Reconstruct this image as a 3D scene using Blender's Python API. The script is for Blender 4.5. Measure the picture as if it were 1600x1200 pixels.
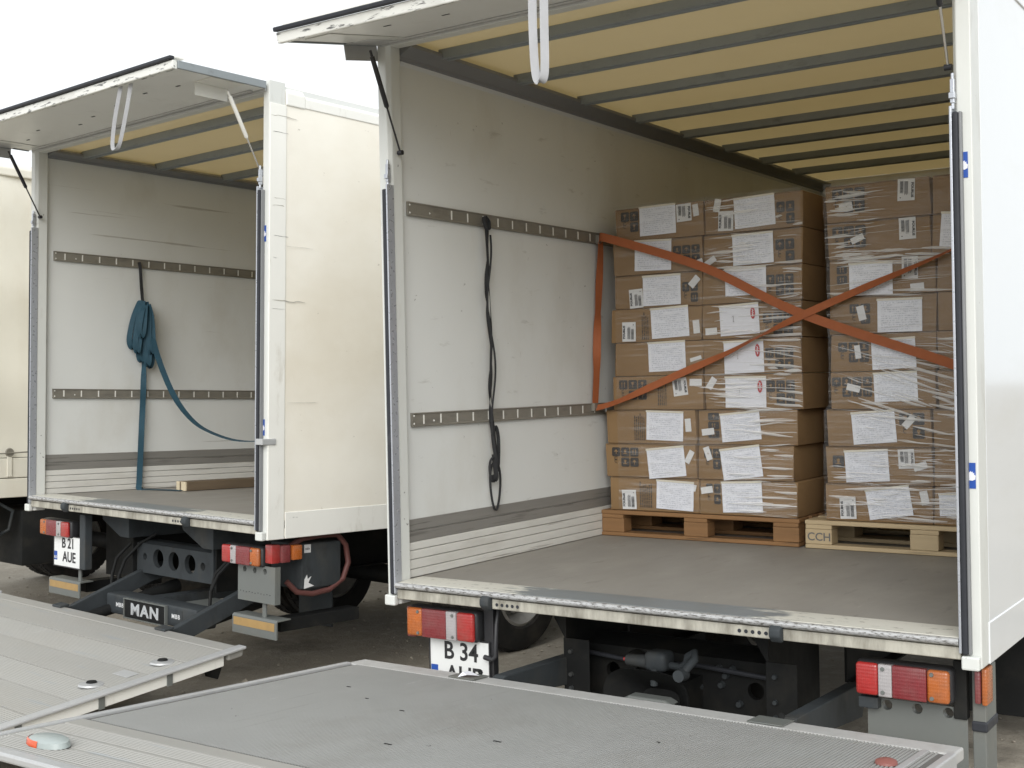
import bpy, bmesh, math, random
from mathutils import Vector, Matrix
R = math.radians
random.seed(7)
scene = bpy.context.scene
for o in list(bpy.data.objects): bpy.data.objects.remove(o)
COL = scene.collection

# ------------------------------------------------------------------ camera
FH = 0.90                      # height of the near truck's load floor above the yard
yaw, pitch, roll = R(34.562), R(-0.2307), R(-1.1733)
fw = Vector((-math.sin(yaw)*math.cos(pitch), math.cos(yaw)*math.cos(pitch), math.sin(pitch)))
r0 = Vector((math.cos(yaw), math.sin(yaw), 0)); u0 = r0.cross(fw)
rt = r0*math.cos(roll)+u0*math.sin(roll); up = -r0*math.sin(roll)+u0*math.cos(roll)
cam = bpy.data.cameras.new('camera'); cam.sensor_width = 36; cam.lens = 36*1935/1600
cam.clip_start = .05; cam.clip_end = 2000
camo = bpy.data.objects.new('camera', cam); COL.objects.link(camo)
m = Matrix((rt, up, -fw)).transposed().to_4x4(); m.translation = Vector((3.602, -4.223, .889+FH))
camo.matrix_world = m; scene.camera = camo

# ------------------------------------------------------------------ overcast daylight
SUN_EL, SUN_AZ = R(30), R(153)         # low behind the trucks' tails, a little to the right
world = bpy.data.worlds.new('World'); scene.world = world; world.use_nodes = True
wn = world.node_tree.nodes; wl = world.node_tree.links; wn.clear()
sky = wn.new('ShaderNodeTexSky'); sky.sky_type = 'NISHITA'; sky.sun_disc = False
sky.sun_elevation = SUN_EL; sky.sun_rotation = SUN_AZ; sky.dust_density = 6; sky.air_density = 1; sky.ozone_density = 1
hs = wn.new('ShaderNodeHueSaturation'); hs.inputs['Saturation'].default_value = .12; hs.inputs['Value'].default_value = .6
mixw = wn.new('ShaderNodeMix'); mixw.data_type = 'RGBA'; mixw.inputs['Factor'].default_value = .72
mixw.inputs['B'].default_value = (6.95, 7.25, 7.45, 1)      # the even cloud sheet
bg = wn.new('ShaderNodeBackground'); bg.inputs['Strength'].default_value = .12
wo = wn.new('ShaderNodeOutputWorld')
wl.new(sky.outputs[0], hs.inputs['Color']); wl.new(hs.outputs[0], mixw.inputs['A'])
wl.new(mixw.outputs['Result'], bg.inputs['Color']); wl.new(bg.outputs[0], wo.inputs[0])
sl = bpy.data.lights.new('sun', 'SUN'); sl.energy = 1.1; sl.angle = R(45); sl.color = (1, .99, .965)
so = bpy.data.objects.new('sun', sl); COL.objects.link(so)
sd = Vector((math.cos(SUN_EL)*math.sin(SUN_AZ), math.cos(SUN_EL)*math.cos(SUN_AZ), math.sin(SUN_EL)))
so.rotation_euler = sd.to_track_quat('Z', 'Y').to_euler(); so.location = sd*30
vs = scene.view_settings; vs.view_transform = 'Standard'; vs.look = 'None'; vs.gamma = 1; vs.exposure = .82
vs.use_curve_mapping = False
scene.render.resolution_x = 1024; scene.render.resolution_y = 768
try:
    scene.cycles.max_bounces = 10; scene.cycles.diffuse_bounces = 6; scene.cycles.transparent_max_bounces = 16
except Exception: pass

# ------------------------------------------------------------------ materials
MATS = {}
def newmat(name):
    m = bpy.data.materials.new(name); m.use_nodes = True; nt = m.node_tree
    MATS[name] = m
    return m, nt, nt.nodes['Principled BSDF']
def N(nt, t, **kw):
    n = nt.nodes.new(t)
    for k, v in kw.items():
        if k in n.inputs.keys(): n.inputs[k].default_value = v
        else: setattr(n, k, v)
    return n
def coords(nt, scale=(1,1,1), src='Object'):
    tc = N(nt, 'ShaderNodeTexCoord'); mp = N(nt, 'ShaderNodeMapping'); mp.inputs['Scale'].default_value = scale
    nt.links.new(tc.outputs[src], mp.inputs['Vector']); return mp.outputs[0]
def noise(nt, vec, scale, detail=4, rough=.55, dist=0):
    n = N(nt, 'ShaderNodeTexNoise', Scale=scale, Detail=detail, Roughness=rough, Distortion=dist)
    nt.links.new(vec, n.inputs['Vector']); return n.outputs['Fac']
def ramp(nt, fac, a, b, ca=(0,0,0,1), cb=(1,1,1,1)):
    r = N(nt, 'ShaderNodeValToRGB'); e = r.color_ramp.elements
    e[0].position = a; e[1].position = b; e[0].color = ca; e[1].color = cb
    nt.links.new(fac, r.inputs[0]); return r.outputs[0]
def mixc(nt, fac, a, b):
    mx = N(nt, 'ShaderNodeMix', data_type='RGBA')
    for s, i in ((fac, 'Factor'), (a, 'A'), (b, 'B')):
        if isinstance(s, (int, float)): mx.inputs[i].default_value = s
        elif isinstance(s, tuple): mx.inputs[i].default_value = s if len(s) == 4 else (*s, 1)
        else: nt.links.new(s, mx.inputs[i])
    return mx.outputs['Result']
def mth(nt, op, a, b=0.0):
    n = N(nt, 'ShaderNodeMath', operation=op)
    for i, s in enumerate((a, b)):
        if isinstance(s, (int, float)): n.inputs[i].default_value = s
        else: nt.links.new(s, n.inputs[i])
    return n.outputs[0]
def bump(nt, p, h, strength, dist=.002):
    b = N(nt, 'ShaderNodeBump', Strength=strength, Distance=dist); nt.links.new(h, b.inputs['Height'])
    nt.links.new(b.outputs[0], p.inputs['Normal'])
def mat(name, col, rough=.5, metal=0, var=.12, vs=6, bp=0, bs=80, dirts=(), coat=0, stretch=(1,1,1), rvar=.12, spec=.5):
    """dirts: list of (colour, scale, stretch, lo, hi, amount)"""
    m, nt, p = newmat(name); c = coords(nt, stretch)
    n1 = noise(nt, c, vs, 5)
    lo = tuple(max(0, x*(1-var)) for x in col); hi = tuple(min(1, x*(1+var)) for x in col)
    out = mixc(nt, n1, lo, hi)
    for dc, ds, dst, a, b, amt in dirts:
        cc = coords(nt, dst); d = noise(nt, cc, ds, 6, .62)
        out = mixc(nt, mth(nt, 'MULTIPLY', ramp(nt, d, a, b), amt), out, dc)
    nt.links.new(out, p.inputs['Base Color'])
    p.inputs['Metallic'].default_value = metal; p.inputs['Specular IOR Level'].default_value = spec
    n2 = noise(nt, c, vs*2.3, 4); rr = N(nt, 'ShaderNodeMapRange')
    rr.inputs['To Min'].default_value = max(.02, rough-rvar); rr.inputs['To Max'].default_value = min(1, rough+rvar)
    nt.links.new(n2, rr.inputs['Value']); nt.links.new(rr.outputs[0], p.inputs['Roughness'])
    if coat: p.inputs['Coat Weight'].default_value = coat; p.inputs['Coat Roughness'].default_value = .08
    if bp: bump(nt, p, noise(nt, c, bs, 5, .6), bp)
    return m
GRIME = (.16, .14, .11)
mat('interior_white', (.68, .69, .67), .42, var=.04, vs=2.5, bp=.08, bs=30, dirts=[((.45,.42,.35), 2.2, (1,1,.6), .52, .8, .35), ((.34,.33,.29), 7, (1,.6,2.5), .64, .74, .45), ((.16,.15,.13), 17, (1,1,1.5), .70, .73, .6), ((.25,.24,.2), 30, (1,2,.35), .70, .74, .5)])
mat('interior_cracked', (.66, .67, .65), .42, var=.05, vs=2.5, bp=.08, bs=30, dirts=[((.45,.42,.35), 2.2, (1,1,.6), .52, .8, .4), ((.28,.26,.22), 3.2, (1,.18,9), .66, .70, .6), ((.13,.12,.1), 16, (1,1,4), .735, .76, .6)])
mat('gloss_white', (.70, .72, .735), .16, var=.02, vs=2, coat=.5, rvar=.04, dirts=[((.55,.52,.45), 3, (1,.4,1.5), .5, .85, .3)])
mat('cream_panel', (.82, .785, .70), .45, var=.05, vs=3, bp=.6, bs=14, dirts=[((.60,.52,.38), .8, (1,.5,.8), .46, .70, .5), ((.3,.25,.18), 10, (1,1.4,3), .68, .74, .5)])
mat('white_paint', (.62, .63, .60), .38, var=.05, vs=5, bp=.1, bs=50, dirts=[((.36,.33,.27), 7, (1,1,.3), .56, .78, .6), ((.12,.11,.1), 26, (1,1,1), .70, .73, .8)])
mat('white_trim', (.78, .77, .72), .4, var=.05, vs=4, bp=.1, bs=40, dirts=[((.42,.38,.30), 9, (1,1,.35), .58, .75, .5), ((.13,.12,.11), 12, (1,.6,5), .71, .74, .8)])
mat('hatch_lining', (.76, .765, .74), .4, var=.04, vs=3, bp=.05, dirts=[((.4,.38,.34), 4, (1,1,1), .58, .8, .35), ((.14,.13,.12), 22, (.5,1,1), .72, .745, .6)])
mat('hatch_edge', (.70, .70, .66), .4, metal=0, var=.06, dirts=[((.07,.07,.07), 20, (.6,3,3), .55, .62, .9), ((.3,.28,.25), 8, (.4,1,1), .5, .75, .4)])
mat('aluminium', (.47, .475, .475), .42, metal=.3, var=.1, vs=8, bp=.05, dirts=[((.25,.23,.21), 8, (1,.4,1), .55, .8, .4)])
mat('hinge_alu', (.46, .458, .445), .5, metal=.1, var=.1, vs=12, bp=.15, bs=60, dirts=[((.24,.23,.21), 14, (1,1,1), .52, .75, .4)])
mat('rail_metal', (.25, .235, .20), .5, metal=.35, var=.2, vs=9, dirts=[((.10,.09,.08), 10, (1,.5,2), .55, .75, .5)])
mat('slot_light', (.72, .71, .66), .5, var=.05)
mat('kick_metal', (.27, .26, .24), .48, metal=.3, var=.15, vs=5, stretch=(1,.25,5), dirts=[((.10,.09,.08), 9, (1,.2,5), .58, .66, .55)])
mat('plank_white', (.62, .61, .57), .5, var=.07, vs=6, stretch=(1,.4,3), bp=.2, bs=20, dirts=[((.15,.13,.11), 8, (1,.12,5), .63, .69, .75), ((.35,.32,.27), 4, (1,.5,2), .5, .8, .5)])
mat('deck_floor', (.25, .235, .21), .62, var=.16, vs=3.5, bp=.25, bs=60, stretch=(1,.45,1), dirts=[((.34,.32,.285), 2.1, (1,.5,1), .5, .75, .55), ((.12,.11,.095), 7, (2.2,.5,1), .6, .74, .45), ((.42,.40,.36), 9, (5,.5,1), .66, .71, .35), ((.10,.09,.08), 12, (6,.4,1), .68, .72, .5)])
mat('rubber', (.034, .036, .042), .5, var=.25, vs=14, dirts=[((.12,.12,.12), 18, (1,1,.5), .62, .8, .4)], spec=.18)
mat('jamb_metal', (.46, .48, .52), .3, metal=.5, var=.1, vs=20)
mat('beam_steel', (.25, .275, .285), .5, metal=.2, var=.12, vs=8, dirts=[((.08,.075,.07), 12, (.4,1,1), .58, .75, .5)])
mat('cove_steel', (.22, .225, .23), .5, metal=.2, var=.1, vs=6, stretch=(1,.3,1))
mat('dark_steel', (.012, .0125, .0125), .65, var=.35, vs=7, bp=.35, bs=40, dirts=[((.04,.037,.03), 5, (1,1,1), .5, .8, .6)], spec=.18)
mat('grey_steel', (.046, .052, .056), .6, metal=.1, var=.25, vs=6, bp=.25, bs=40, dirts=[((.095,.085,.068), 5, (1,1,.6), .52, .8, .6), ((.025,.025,.025), 9, (1,1,.5), .56, .72, .6)], spec=.18)
mat('grey_panel', (.135, .143, .135), .5, var=.08, vs=5, bp=.06, dirts=[((.17,.155,.12), 4, (1,1,.6), .5, .8, .5), ((.08,.07,.06), 30, (1,1,1), .69, .71, .7)])
mat('tyre', (.024, .023, .022), .8, var=.3, vs=10, bp=.3, bs=40, dirts=[((.10,.085,.065), 4, (1,1,1), .48, .8, .55)], spec=.18)
mat('rim_silver', (.36, .35, .33), .45, metal=.5, var=.15, dirts=[((.12,.10,.08), 6, (1,1,1), .5, .75, .6)])
mat('cardboard', (.245, .15, .068), .75, var=.10, vs=4, bp=.12, bs=70, dirts=[((.17,.098,.045), 6, (.5,1,3), .52, .75, .5)])
mat('print_ink', (.034, .030, .028), .6, var=.4, vs=60)
mat('white_paper', (.72, .73, .78), .55, var=.04, bp=.25, bs=9)
mat('pouch_edge', (.66, .62, .52), .5, var=.05)
mat('tag_paper', (.66, .66, .66), .55, var=.05)
mat('black_ink', (.02, .02, .022), .55, var=.1)
mat('logo_red', (.42, .03, .035), .45, var=.08)
mat('wood_brown', (.215, .112, .044), .7, var=.35, vs=5, bp=.35, bs=26, stretch=(.35,1,4), dirts=[((.07,.04,.02), 7, (.4,1,4), .58, .72, .7)])
mat('wood_pale', (.44, .34, .205), .72, var=.22, vs=5, bp=.35, bs=26, stretch=(.35,1,4), dirts=[((.16,.12,.07), 7, (.4,1,4), .6, .75, .6)])
mat('wood_plank', (.13, .095, .06), .75, var=.3, vs=6, bp=.3, bs=30, stretch=(3,.3,3))
mat('plank_end', (.55, .47, .33), .75, var=.15, vs=20)
mat('strap_orange', (.32, .092, .03), .75, var=.15, vs=30, bp=.3, bs=400)
mat('strap_black', (.017, .017, .018), .9, var=.25, vs=30, bp=.3, bs=400)
mat('strap_blue', (.011, .05, .076), .75, var=.25, vs=20, bp=.3, bs=400)
mat('strap_white', (.40, .405, .42), .7, var=.1, vs=25, bp=.3, bs=300)
mat('plate_white', (.72, .73, .72), .35, var=.04, dirts=[((.35,.33,.28), 7, (1,1,1), .55, .8, .4)])
mat('sign_blue', (.014, .07, .34), .4, var=.1)
mat('lens_red', (.19, .026, .03), .3, var=.25, vs=40, bp=.25, bs=160, dirts=[((.20,.11,.10), 9, (1,1,1), .42, .75, .6)], coat=.2)
mat('lens_bright_red', (.36, .026, .024), .2, var=.2, vs=40, bp=.2, bs=160, coat=.3, dirts=[((.25,.12,.10), 9, (1,1,1), .5, .8, .5)])
mat('lens_amber', (.42, .11, .02), .28, var=.25, vs=40, bp=.25, bs=160, dirts=[((.26,.12,.07), 9, (1,1,1), .42, .75, .6)], coat=.2)
mat('lens_clear', (.36, .34, .34), .2, var=.15, vs=25, coat=.4)
for ln_ in ('lens_red', 'lens_bright_red', 'lens_amber', 'lens_clear'):   # moulded prisms behind the lens face
    m_ = MATS[ln_]; nt_ = m_.node_tree; p_ = nt_.nodes['Principled BSDF']
    wv = N(nt_, 'ShaderNodeTexWave', Scale=42.0, Distortion=.6); wv.bands_direction = 'X'; nt_.links.new(coords(nt_), wv.inputs['Vector'])
    wz = N(nt_, 'ShaderNodeTexWave', Scale=26.0, Distortion=.4); wz.bands_direction = 'Z'; nt_.links.new(coords(nt_), wz.inputs['Vector'])
    bump(nt_, p_, mth(nt_, 'ADD', wv.outputs['Fac'], wz.outputs['Fac']), .16, .003)
mat('reflect_orange', (.36, .23, .09), .5, var=.12, vs=30, dirts=[((.25,.17,.08), 14, (1,1,1), .5, .7, .5)])
mat('black_plastic', (.025, .025, .027), .45, var=.2)
mat('strut_dark', (.03, .03, .034), .3, metal=.3, var=.15)
mat('strut_white', (.72, .71, .66), .35, var=.05, dirts=[((.1,.1,.1), 15, (1,1,1), .66, .7, .7)])
mat('chrome', (.6, .6, .6), .15, metal=1, var=.05)
mat('red_hose', (.10, .035, .03), .6, var=.2)
mat('lettering_silver', (.55, .57, .58), .4, metal=.3, var=.1)
mat('tarpaulin', (.69, .665, .58), .5, var=.05, vs=2, bp=.4, bs=4, stretch=(1,1,2), dirts=[((.45,.38,.27), 2, (1,1,.5), .45, .8, .45)])
mat('beacon_grey', (.33, .37, .36), .35, var=.1)
mat('lens_orange_red', (.60, .09, .025), .25, var=.15, vs=30, coat=.3)
mat('old_red', (.25, .09, .075), .5, var=.2)
mat('tread_groove', (.13, .127, .12), .6, var=.15, vs=4)
mat('tread_alu', (.37, .372, .36), .5, metal=.2, var=.09, vs=3, dirts=[((.24,.225,.20), 2.2, (1,.5,1), .5, .78, .55), ((.12,.115,.11), 26, (1,1,1), .70, .73, .7), ((.6,.6,.6), 5, (9,.5,1), .68, .74, .35), ((.24,.23,.22), 4, (10,.35,1), .62, .76, .4), ((.6,.6,.6), 6, (.5,9,1), .70, .73, .5)])
mat('plank_alu', (.345, .338, .315), .5, metal=.15, var=.07, vs=3, stretch=(.3,1,1), dirts=[((.33,.31,.27), 3, (.35,1,1), .5, .78, .55), ((.22,.28,.34), 5, (.3,2.5,1), .60, .72, .45), ((.2,.19,.17), 6, (8,.5,1), .66, .71, .5), ((.6,.6,.58), 6, (7,.5,1), .67, .71, .4)])
mat('scrape_dark', (.12, .115, .11), .6, var=.3, vs=40)
mat('scrape_grey', (.42, .40, .35), .6, var=.3, vs=40)

# the load sill: white paint worn through to grey steel where the pallet trucks roll over it
m, nt, p = newmat('sill_worn'); c = coords(nt)
sx = N(nt, 'ShaderNodeSeparateXYZ'); nt.links.new(c, sx.inputs[0])
mid = mth(nt, 'SUBTRACT', .62, mth(nt, 'ABSOLUTE', mth(nt, 'SUBTRACT', sx.outputs['X'], 1.23)))
nn = noise(nt, coords(nt, (1,3,3)), 7, 6, .65)
wear = ramp(nt, mth(nt, 'ADD', mth(nt, 'MULTIPLY', mid, 1.2), nn), .48, .62)
spots = ramp(nt, noise(nt, coords(nt, (1,2,2)), 20, 5, .6), .60, .66)
colr = mixc(nt, wear, (.60,.585,.52), (.17,.185,.19)); colr = mixc(nt, mth(nt,'MULTIPLY',spots,.75), colr, (.2,.185,.16))
nt.links.new(colr, p.inputs['Base Color']); p.inputs['Roughness'].default_value = .42
bump(nt, p, nn, .15)
m, nt, p = newmat('sill_lip'); c = coords(nt, (1,4,4))
e = ramp(nt, noise(nt, c, 42, 6, .7), .50, .60)
nt.links.new(mixc(nt, e, (.47,.47,.465), (.12,.11,.10)), p.inputs['Base Color']); p.inputs['Roughness'].default_value = .3; p.inputs['Metallic'].default_value = .35
m, nt, p = newmat('sill_face')
e = ramp(nt, noise(nt, coords(nt, (1,1,.25)), 16, 6, .65), .40, .72)
nt.links.new(mixc(nt, e, (.46,.44,.375), (.16,.145,.115)), p.inputs['Base Color']); p.inputs['Roughness'].default_value = .5
# translucent glass-fibre roof
m, nt, p = newmat('roof_grp'); c = coords(nt)
n_ = noise(nt, c, 3, 4); colr = mixc(nt, n_, (.60,.56,.44), (.70,.655,.52))
nt.links.new(colr, p.inputs['Base Color']); p.inputs['Roughness'].default_value = .6
tr = N(nt, 'ShaderNodeBsdfTranslucent'); tr.inputs['Color'].default_value = (.80, .69, .46, 1)
mx = N(nt, 'ShaderNodeMixShader'); mx.inputs[0].default_value = .37
nt.links.new(p.outputs[0], mx.inputs[1]); nt.links.new(tr.outputs[0], mx.inputs[2])
nt.links.new(mx.outputs[0], nt.nodes['Material Output'].inputs[0])
# printed delivery sheet: rows of small print (unit sheet, object coordinates)
m, nt, p = newmat('sheet_print'); c = coords(nt)
sp = N(nt, 'ShaderNodeSeparateXYZ'); nt.links.new(c, sp.inputs[0])
rows = mth(nt, 'GREATER_THAN', mth(nt, 'FRACT', mth(nt, 'MULTIPLY', sp.outputs['Z'], 15.0)), .45)
wn_ = noise(nt, coords(nt, (26,1,15)), 1.0, 3, .7)
words = ramp(nt, wn_, .46, .52)
para = ramp(nt, noise(nt, coords(nt, (1.2,1,3.3)), 1.5, 2), .40, .46)
mar = mth(nt, 'LESS_THAN', mth(nt, 'ABSOLUTE', sp.outputs['X']), .42)
marz = mth(nt, 'LESS_THAN', mth(nt, 'ABSOLUTE', sp.outputs['Z']), .44)
msk = mth(nt, 'MULTIPLY', mth(nt, 'MULTIPLY', rows, words), mth(nt, 'MULTIPLY', mth(nt, 'MULTIPLY', para, mar), marz))
nt.links.new(mixc(nt, mth(nt, 'MULTIPLY', msk, .6), (.74,.755,.81), (.38,.40,.47)), p.inputs['Base Color'])
p.inputs['Roughness'].default_value = .28
bump(nt, p, noise(nt, coords(nt, (1,1,1)), 4, 4), .5, .02)
# stretch film: clear, folds and their sheen painted as white streaks round the load
def film(name, stretch, lo, hi, skew=0):
    m, nt, p = newmat(name)
    tc = N(nt, 'ShaderNodeTexCoord'); mp = N(nt, 'ShaderNodeMapping'); mp.inputs['Scale'].default_value = stretch; mp.inputs['Rotation'].default_value = (0, skew, 0)
    mp.vector_type = 'TEXTURE' if False else 'POINT'
    nt.links.new(tc.outputs['Object'], mp.inputs[0])
    f1 = noise(nt, mp.outputs[0], 1.0, 5, .62, .3)
    area = ramp(nt, noise(nt, coords(nt, (1.2,1,2.2)), 2.3, 3), .42, .66)
    st = mth(nt, 'MULTIPLY', ramp(nt, f1, lo, hi), mth(nt, 'ADD', mth(nt, 'MULTIPLY', area, .85), .15))
    fac = mth(nt, 'ADD', mth(nt, 'MULTIPLY', st, .36), .006)
    p.inputs['Base Color'].default_value = (.80, .80, .80, 1); p.inputs['Roughness'].default_value = .18
    bump(nt, p, f1, .6, .01)
    t = N(nt, 'ShaderNodeBsdfTransparent'); t.inputs[0].default_value = (.97, .97, .97, 1)
    g = N(nt, 'ShaderNodeBsdfGlossy'); g.inputs['Roughness'].default_value = .12; nt.links.new(p.inputs['Normal'].links[0].from_socket, g.inputs['Normal'])
    mg = N(nt, 'ShaderNodeMixShader'); mg.inputs[0].default_value = .05; nt.links.new(t.outputs[0], mg.inputs[1]); nt.links.new(g.outputs[0], mg.inputs[2])
    mx = N(nt, 'ShaderNodeMixShader'); nt.links.new(fac, mx.inputs[0]); nt.links.new(mg.outputs[0], mx.inputs[1]); nt.links.new(p.outputs[0], mx.inputs[2])
    nt.links.new(mx.outputs[0], nt.nodes['Material Output'].inputs[0])
film('film_level', (2.2, 2.2, 60), .50, .72)
film('film_slant', (2.2, 2.2, 70), .55, .70)
m, nt, p = newmat('film_fold'); p.inputs['Base Color'].default_value = (.9, .9, .9, 1); p.inputs['Roughness'].default_value = .2
t = N(nt, 'ShaderNodeBsdfTransparent'); mx = N(nt, 'ShaderNodeMixShader'); mx.inputs[0].default_value = .5
nt.links.new(t.outputs[0], mx.inputs[1]); nt.links.new(p.outputs[0], mx.inputs[2]); nt.links.new(mx.outputs[0], nt.nodes['Material Output'].inputs[0])
# yard: dusty packed dirt over old asphalt
m, nt, p = newmat('yard_dirt'); c = coords(nt)
a = noise(nt, c, .5, 6, .6); b = noise(nt, c, 9, 6, .7); d = noise(nt, c, 60, 3, .7)
colr = mixc(nt, ramp(nt, a, .35, .7), (.26,.23,.185), (.40,.355,.285)); colr = mixc(nt, mth(nt,'MULTIPLY',ramp(nt, b, .5, .72),.6), colr, (.5,.45,.37))
colr = mixc(nt, mth(nt,'MULTIPLY',ramp(nt, d, .58, .68),.6), colr, (.12,.10,.08))
colr = mixc(nt, mth(nt,'MULTIPLY',ramp(nt, noise(nt, coords(nt, (1,1,1)), .9, 5, .65), .56, .66),.6), colr, (.10,.088,.07))
nt.links.new(colr, p.inputs['Base Color']); p.inputs['Roughness'].default_value = .9
bump(nt, p, mth(nt, 'ADD', b, mth(nt, 'MULTIPLY', d, .4)), .6, .02)
mat('leaf_dark', (.05, .075, .03), .6, var=.4, vs=.5)

# ------------------------------------------------------------------ mesh helpers
class MB:
    def __init__(s): s.v = []; s.f = []; s.mi = []; s.cur = 0
    def add(s, vs, fs):
        b = len(s.v); s.v += [tuple(v) for v in vs]
        for f in fs: s.f.append(tuple(b+i for i in f)); s.mi.append(s.cur)
        return s
    def box(s, x0, x1, y0, y1, z0, z1):
        return s.add([(x0,y0,z0),(x1,y0,z0),(x1,y1,z0),(x0,y1,z0),(x0,y0,z1),(x1,y0,z1),(x1,y1,z1),(x0,y1,z1)],
                     [(3,2,1,0),(4,5,6,7),(0,1,5,4),(1,2,6,5),(2,3,7,6),(3,0,4,7)])
    def prism(s, poly, axis, a0, a1):
        """poly: 2-D points; axis 'x': (y,z), 'y': (x,z), 'z': (x,y)"""
        def P(q, a): return {'x': (a,q[0],q[1]), 'y': (q[0],a,q[1]), 'z': (q[0],q[1],a)}[axis]
        n = len(poly); vs = [P(q,a0) for q in poly]+[P(q,a1) for q in poly]
        fs = [tuple(range(n)), tuple(range(2*n-1, n-1, -1))]+[(i, i+n, (i+1)%n+n, (i+1)%n) for i in range(n)]
        return s.add(vs, fs)
    def tube(s, pts, r, n=10, cap=True):
        pts = [Vector(p) for p in pts]; rs = r if isinstance(r, (list, tuple)) else [r]*len(pts)
        t = (pts[1]-pts[0]).normalized(); a = Vector((0,0,1)) if abs(t.z) < .9 else Vector((1,0,0))
        u = t.cross(a).normalized(); vs = []
        for i, p in enumerate(pts):
            t = (pts[min(i+1,len(pts)-1)]-pts[max(i-1,0)]).normalized()
            u = (u-t*u.dot(t)).normalized(); w = t.cross(u)
            vs += [p+(u*math.cos(6.28318*k/n)+w*math.sin(6.28318*k/n))*rs[i] for k in range(n)]
        fs = [(i*n+k, i*n+(k+1)%n, (i+1)*n+(k+1)%n, (i+1)*n+k) for i in range(len(pts)-1) for k in range(n)]
        if cap: fs += [tuple(range(n-1,-1,-1)), tuple((len(pts)-1)*n+k for k in range(n))]
        return s.add(vs, fs)
    def lathe(s, prof, n=32, c=(0,0,0), axis='x'):
        """prof: (axial, radius)"""
        vs = []
        for a, r in prof:
            for k in range(n):
                q, w = r*math.cos(6.28318*k/n), r*math.sin(6.28318*k/n)
                p = {'x': (a,q,w), 'y': (q,a,w), 'z': (q,w,a)}[axis]
                vs.append((p[0]+c[0], p[1]+c[1], p[2]+c[2]))
        m = len(prof)
        fs = [(i*n+k, i*n+(k+1)%n, (i+1)*n+(k+1)%n, (i+1)*n+k) for i in range(m-1) for k in range(n)]
        return s.add(vs, fs)
    def disc(s, c, r, axis='y', n=20, rz=None):
        rz = rz or r; vs = []
        for k in range(n):
            q, w = r*math.cos(6.28318*k/n), rz*math.sin(6.28318*k/n)
            p = {'x': (0,q,w), 'y': (q,0,w), 'z': (q,w,0)}[axis]; vs.append(tuple(c[i]+p[i] for i in range(3)))
        return s.add(vs, [tuple(range(n))])
    def ribbon(s, pts, dirs, width, th=.0022, sub=6):
        """flat webbing: centre line pts, width directions dirs (interpolated)"""
        P = [Vector(p) for p in pts]; D = [Vector(d).normalized() for d in dirs]
        if len(D) == 1: D = D*len(P)
        L = []; E = []
        for i in range(len(P)-1):
            p0, p1, p2, p3 = P[max(i-1,0)], P[i], P[i+1], P[min(i+2,len(P)-1)]
            for k in range(sub):
                t = k/sub
                L.append(.5*((2*p1)+(p2-p0)*t+(2*p0-5*p1+4*p2-p3)*t*t+(3*p1-p0-3*p2+p3)*t**3)); E.append(D[i].lerp(D[i+1], t))
        L.append(P[-1]); E.append(D[-1]); vs = []
        for i, p in enumerate(L):
            t = (L[min(i+1,len(L)-1)]-L[max(i-1,0)]).normalized()
            d = E[i]-t*E[i].dot(t); d = d.normalized() if d.length > 1e-4 else t.orthogonal().normalized()
            n = t.cross(d)*th; h = d*width/2
            vs += [p-h-n, p+h-n, p+h+n, p-h+n]
        fs = [(i*4+k, i*4+(k+1)%4, i*4+4+(k+1)%4, i*4+4+k) for i in range(len(L)-1) for k in range(4)]
        fs += [(3,2,1,0), tuple((len(L)-1)*4+k for k in range(4))]
        return s.add(vs, fs)
    def mesh(s, name, mats, bevel=0, smooth=False, seg=2):
        me = bpy.data.meshes.new(name); me.from_pydata(s.v, [], s.f)
        for mm in (mats if isinstance(mats, (list, tuple)) else [mats]): me.materials.append(MATS[mm])
        for p, i in zip(me.polygons, s.mi): p.material_index = i
        bm = bmesh.new(); bm.from_mesh(me)
        bmesh.ops.recalc_face_normals(bm, faces=bm.faces)
        if bevel:
            es = [e for e in bm.edges if len(e.link_faces) == 2 and e.calc_face_angle(0) > .5]
            bmesh.ops.bevel(bm, geom=es, offset=bevel, segments=seg, profile=.5, affect='EDGES', clamp_overlap=True)
        bm.to_mesh(me); bm.free()
        if smooth:
            for p in me.polygons: p.use_smooth = True
            me.set_sharp_from_angle(angle=R(40))
        return me
    def build(s, name, mats, parent=None, bevel=0, smooth=False, seg=2):
        return obj(name, s.mesh(name, mats, bevel, smooth, seg), parent)
def obj(name, me, parent=None, loc=None):
    o = bpy.data.objects.new(name, me); COL.objects.link(o)
    if parent is not None:
        o.parent = parent
        if parent.type == 'EMPTY' and 'lift' in OFF.get(parent.name, {}): o.location = (0, 0, OFF[parent.name]['lift'])
    if loc is not None: o.location = loc
    return o
OFF = {}
def thing(name, label, cat, mw=None, group=None, lift=0):
    """an Empty on the ground that parents its parts; 'lift' raises the parts' frame to floor level"""
    o = bpy.data.objects.new(name, None); COL.objects.link(o); o.empty_display_size = .2
    if mw is not None: o.matrix_world = mw
    o['label'] = label; o['category'] = cat
    if group: o['group'] = group
    if lift: OFF[o.name] = {'lift': lift}
    return o
def tag(o, label, cat, group=None):
    o['label'] = label; o['category'] = cat
    if group: o['group'] = group
    return o
TXT = {}
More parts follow.
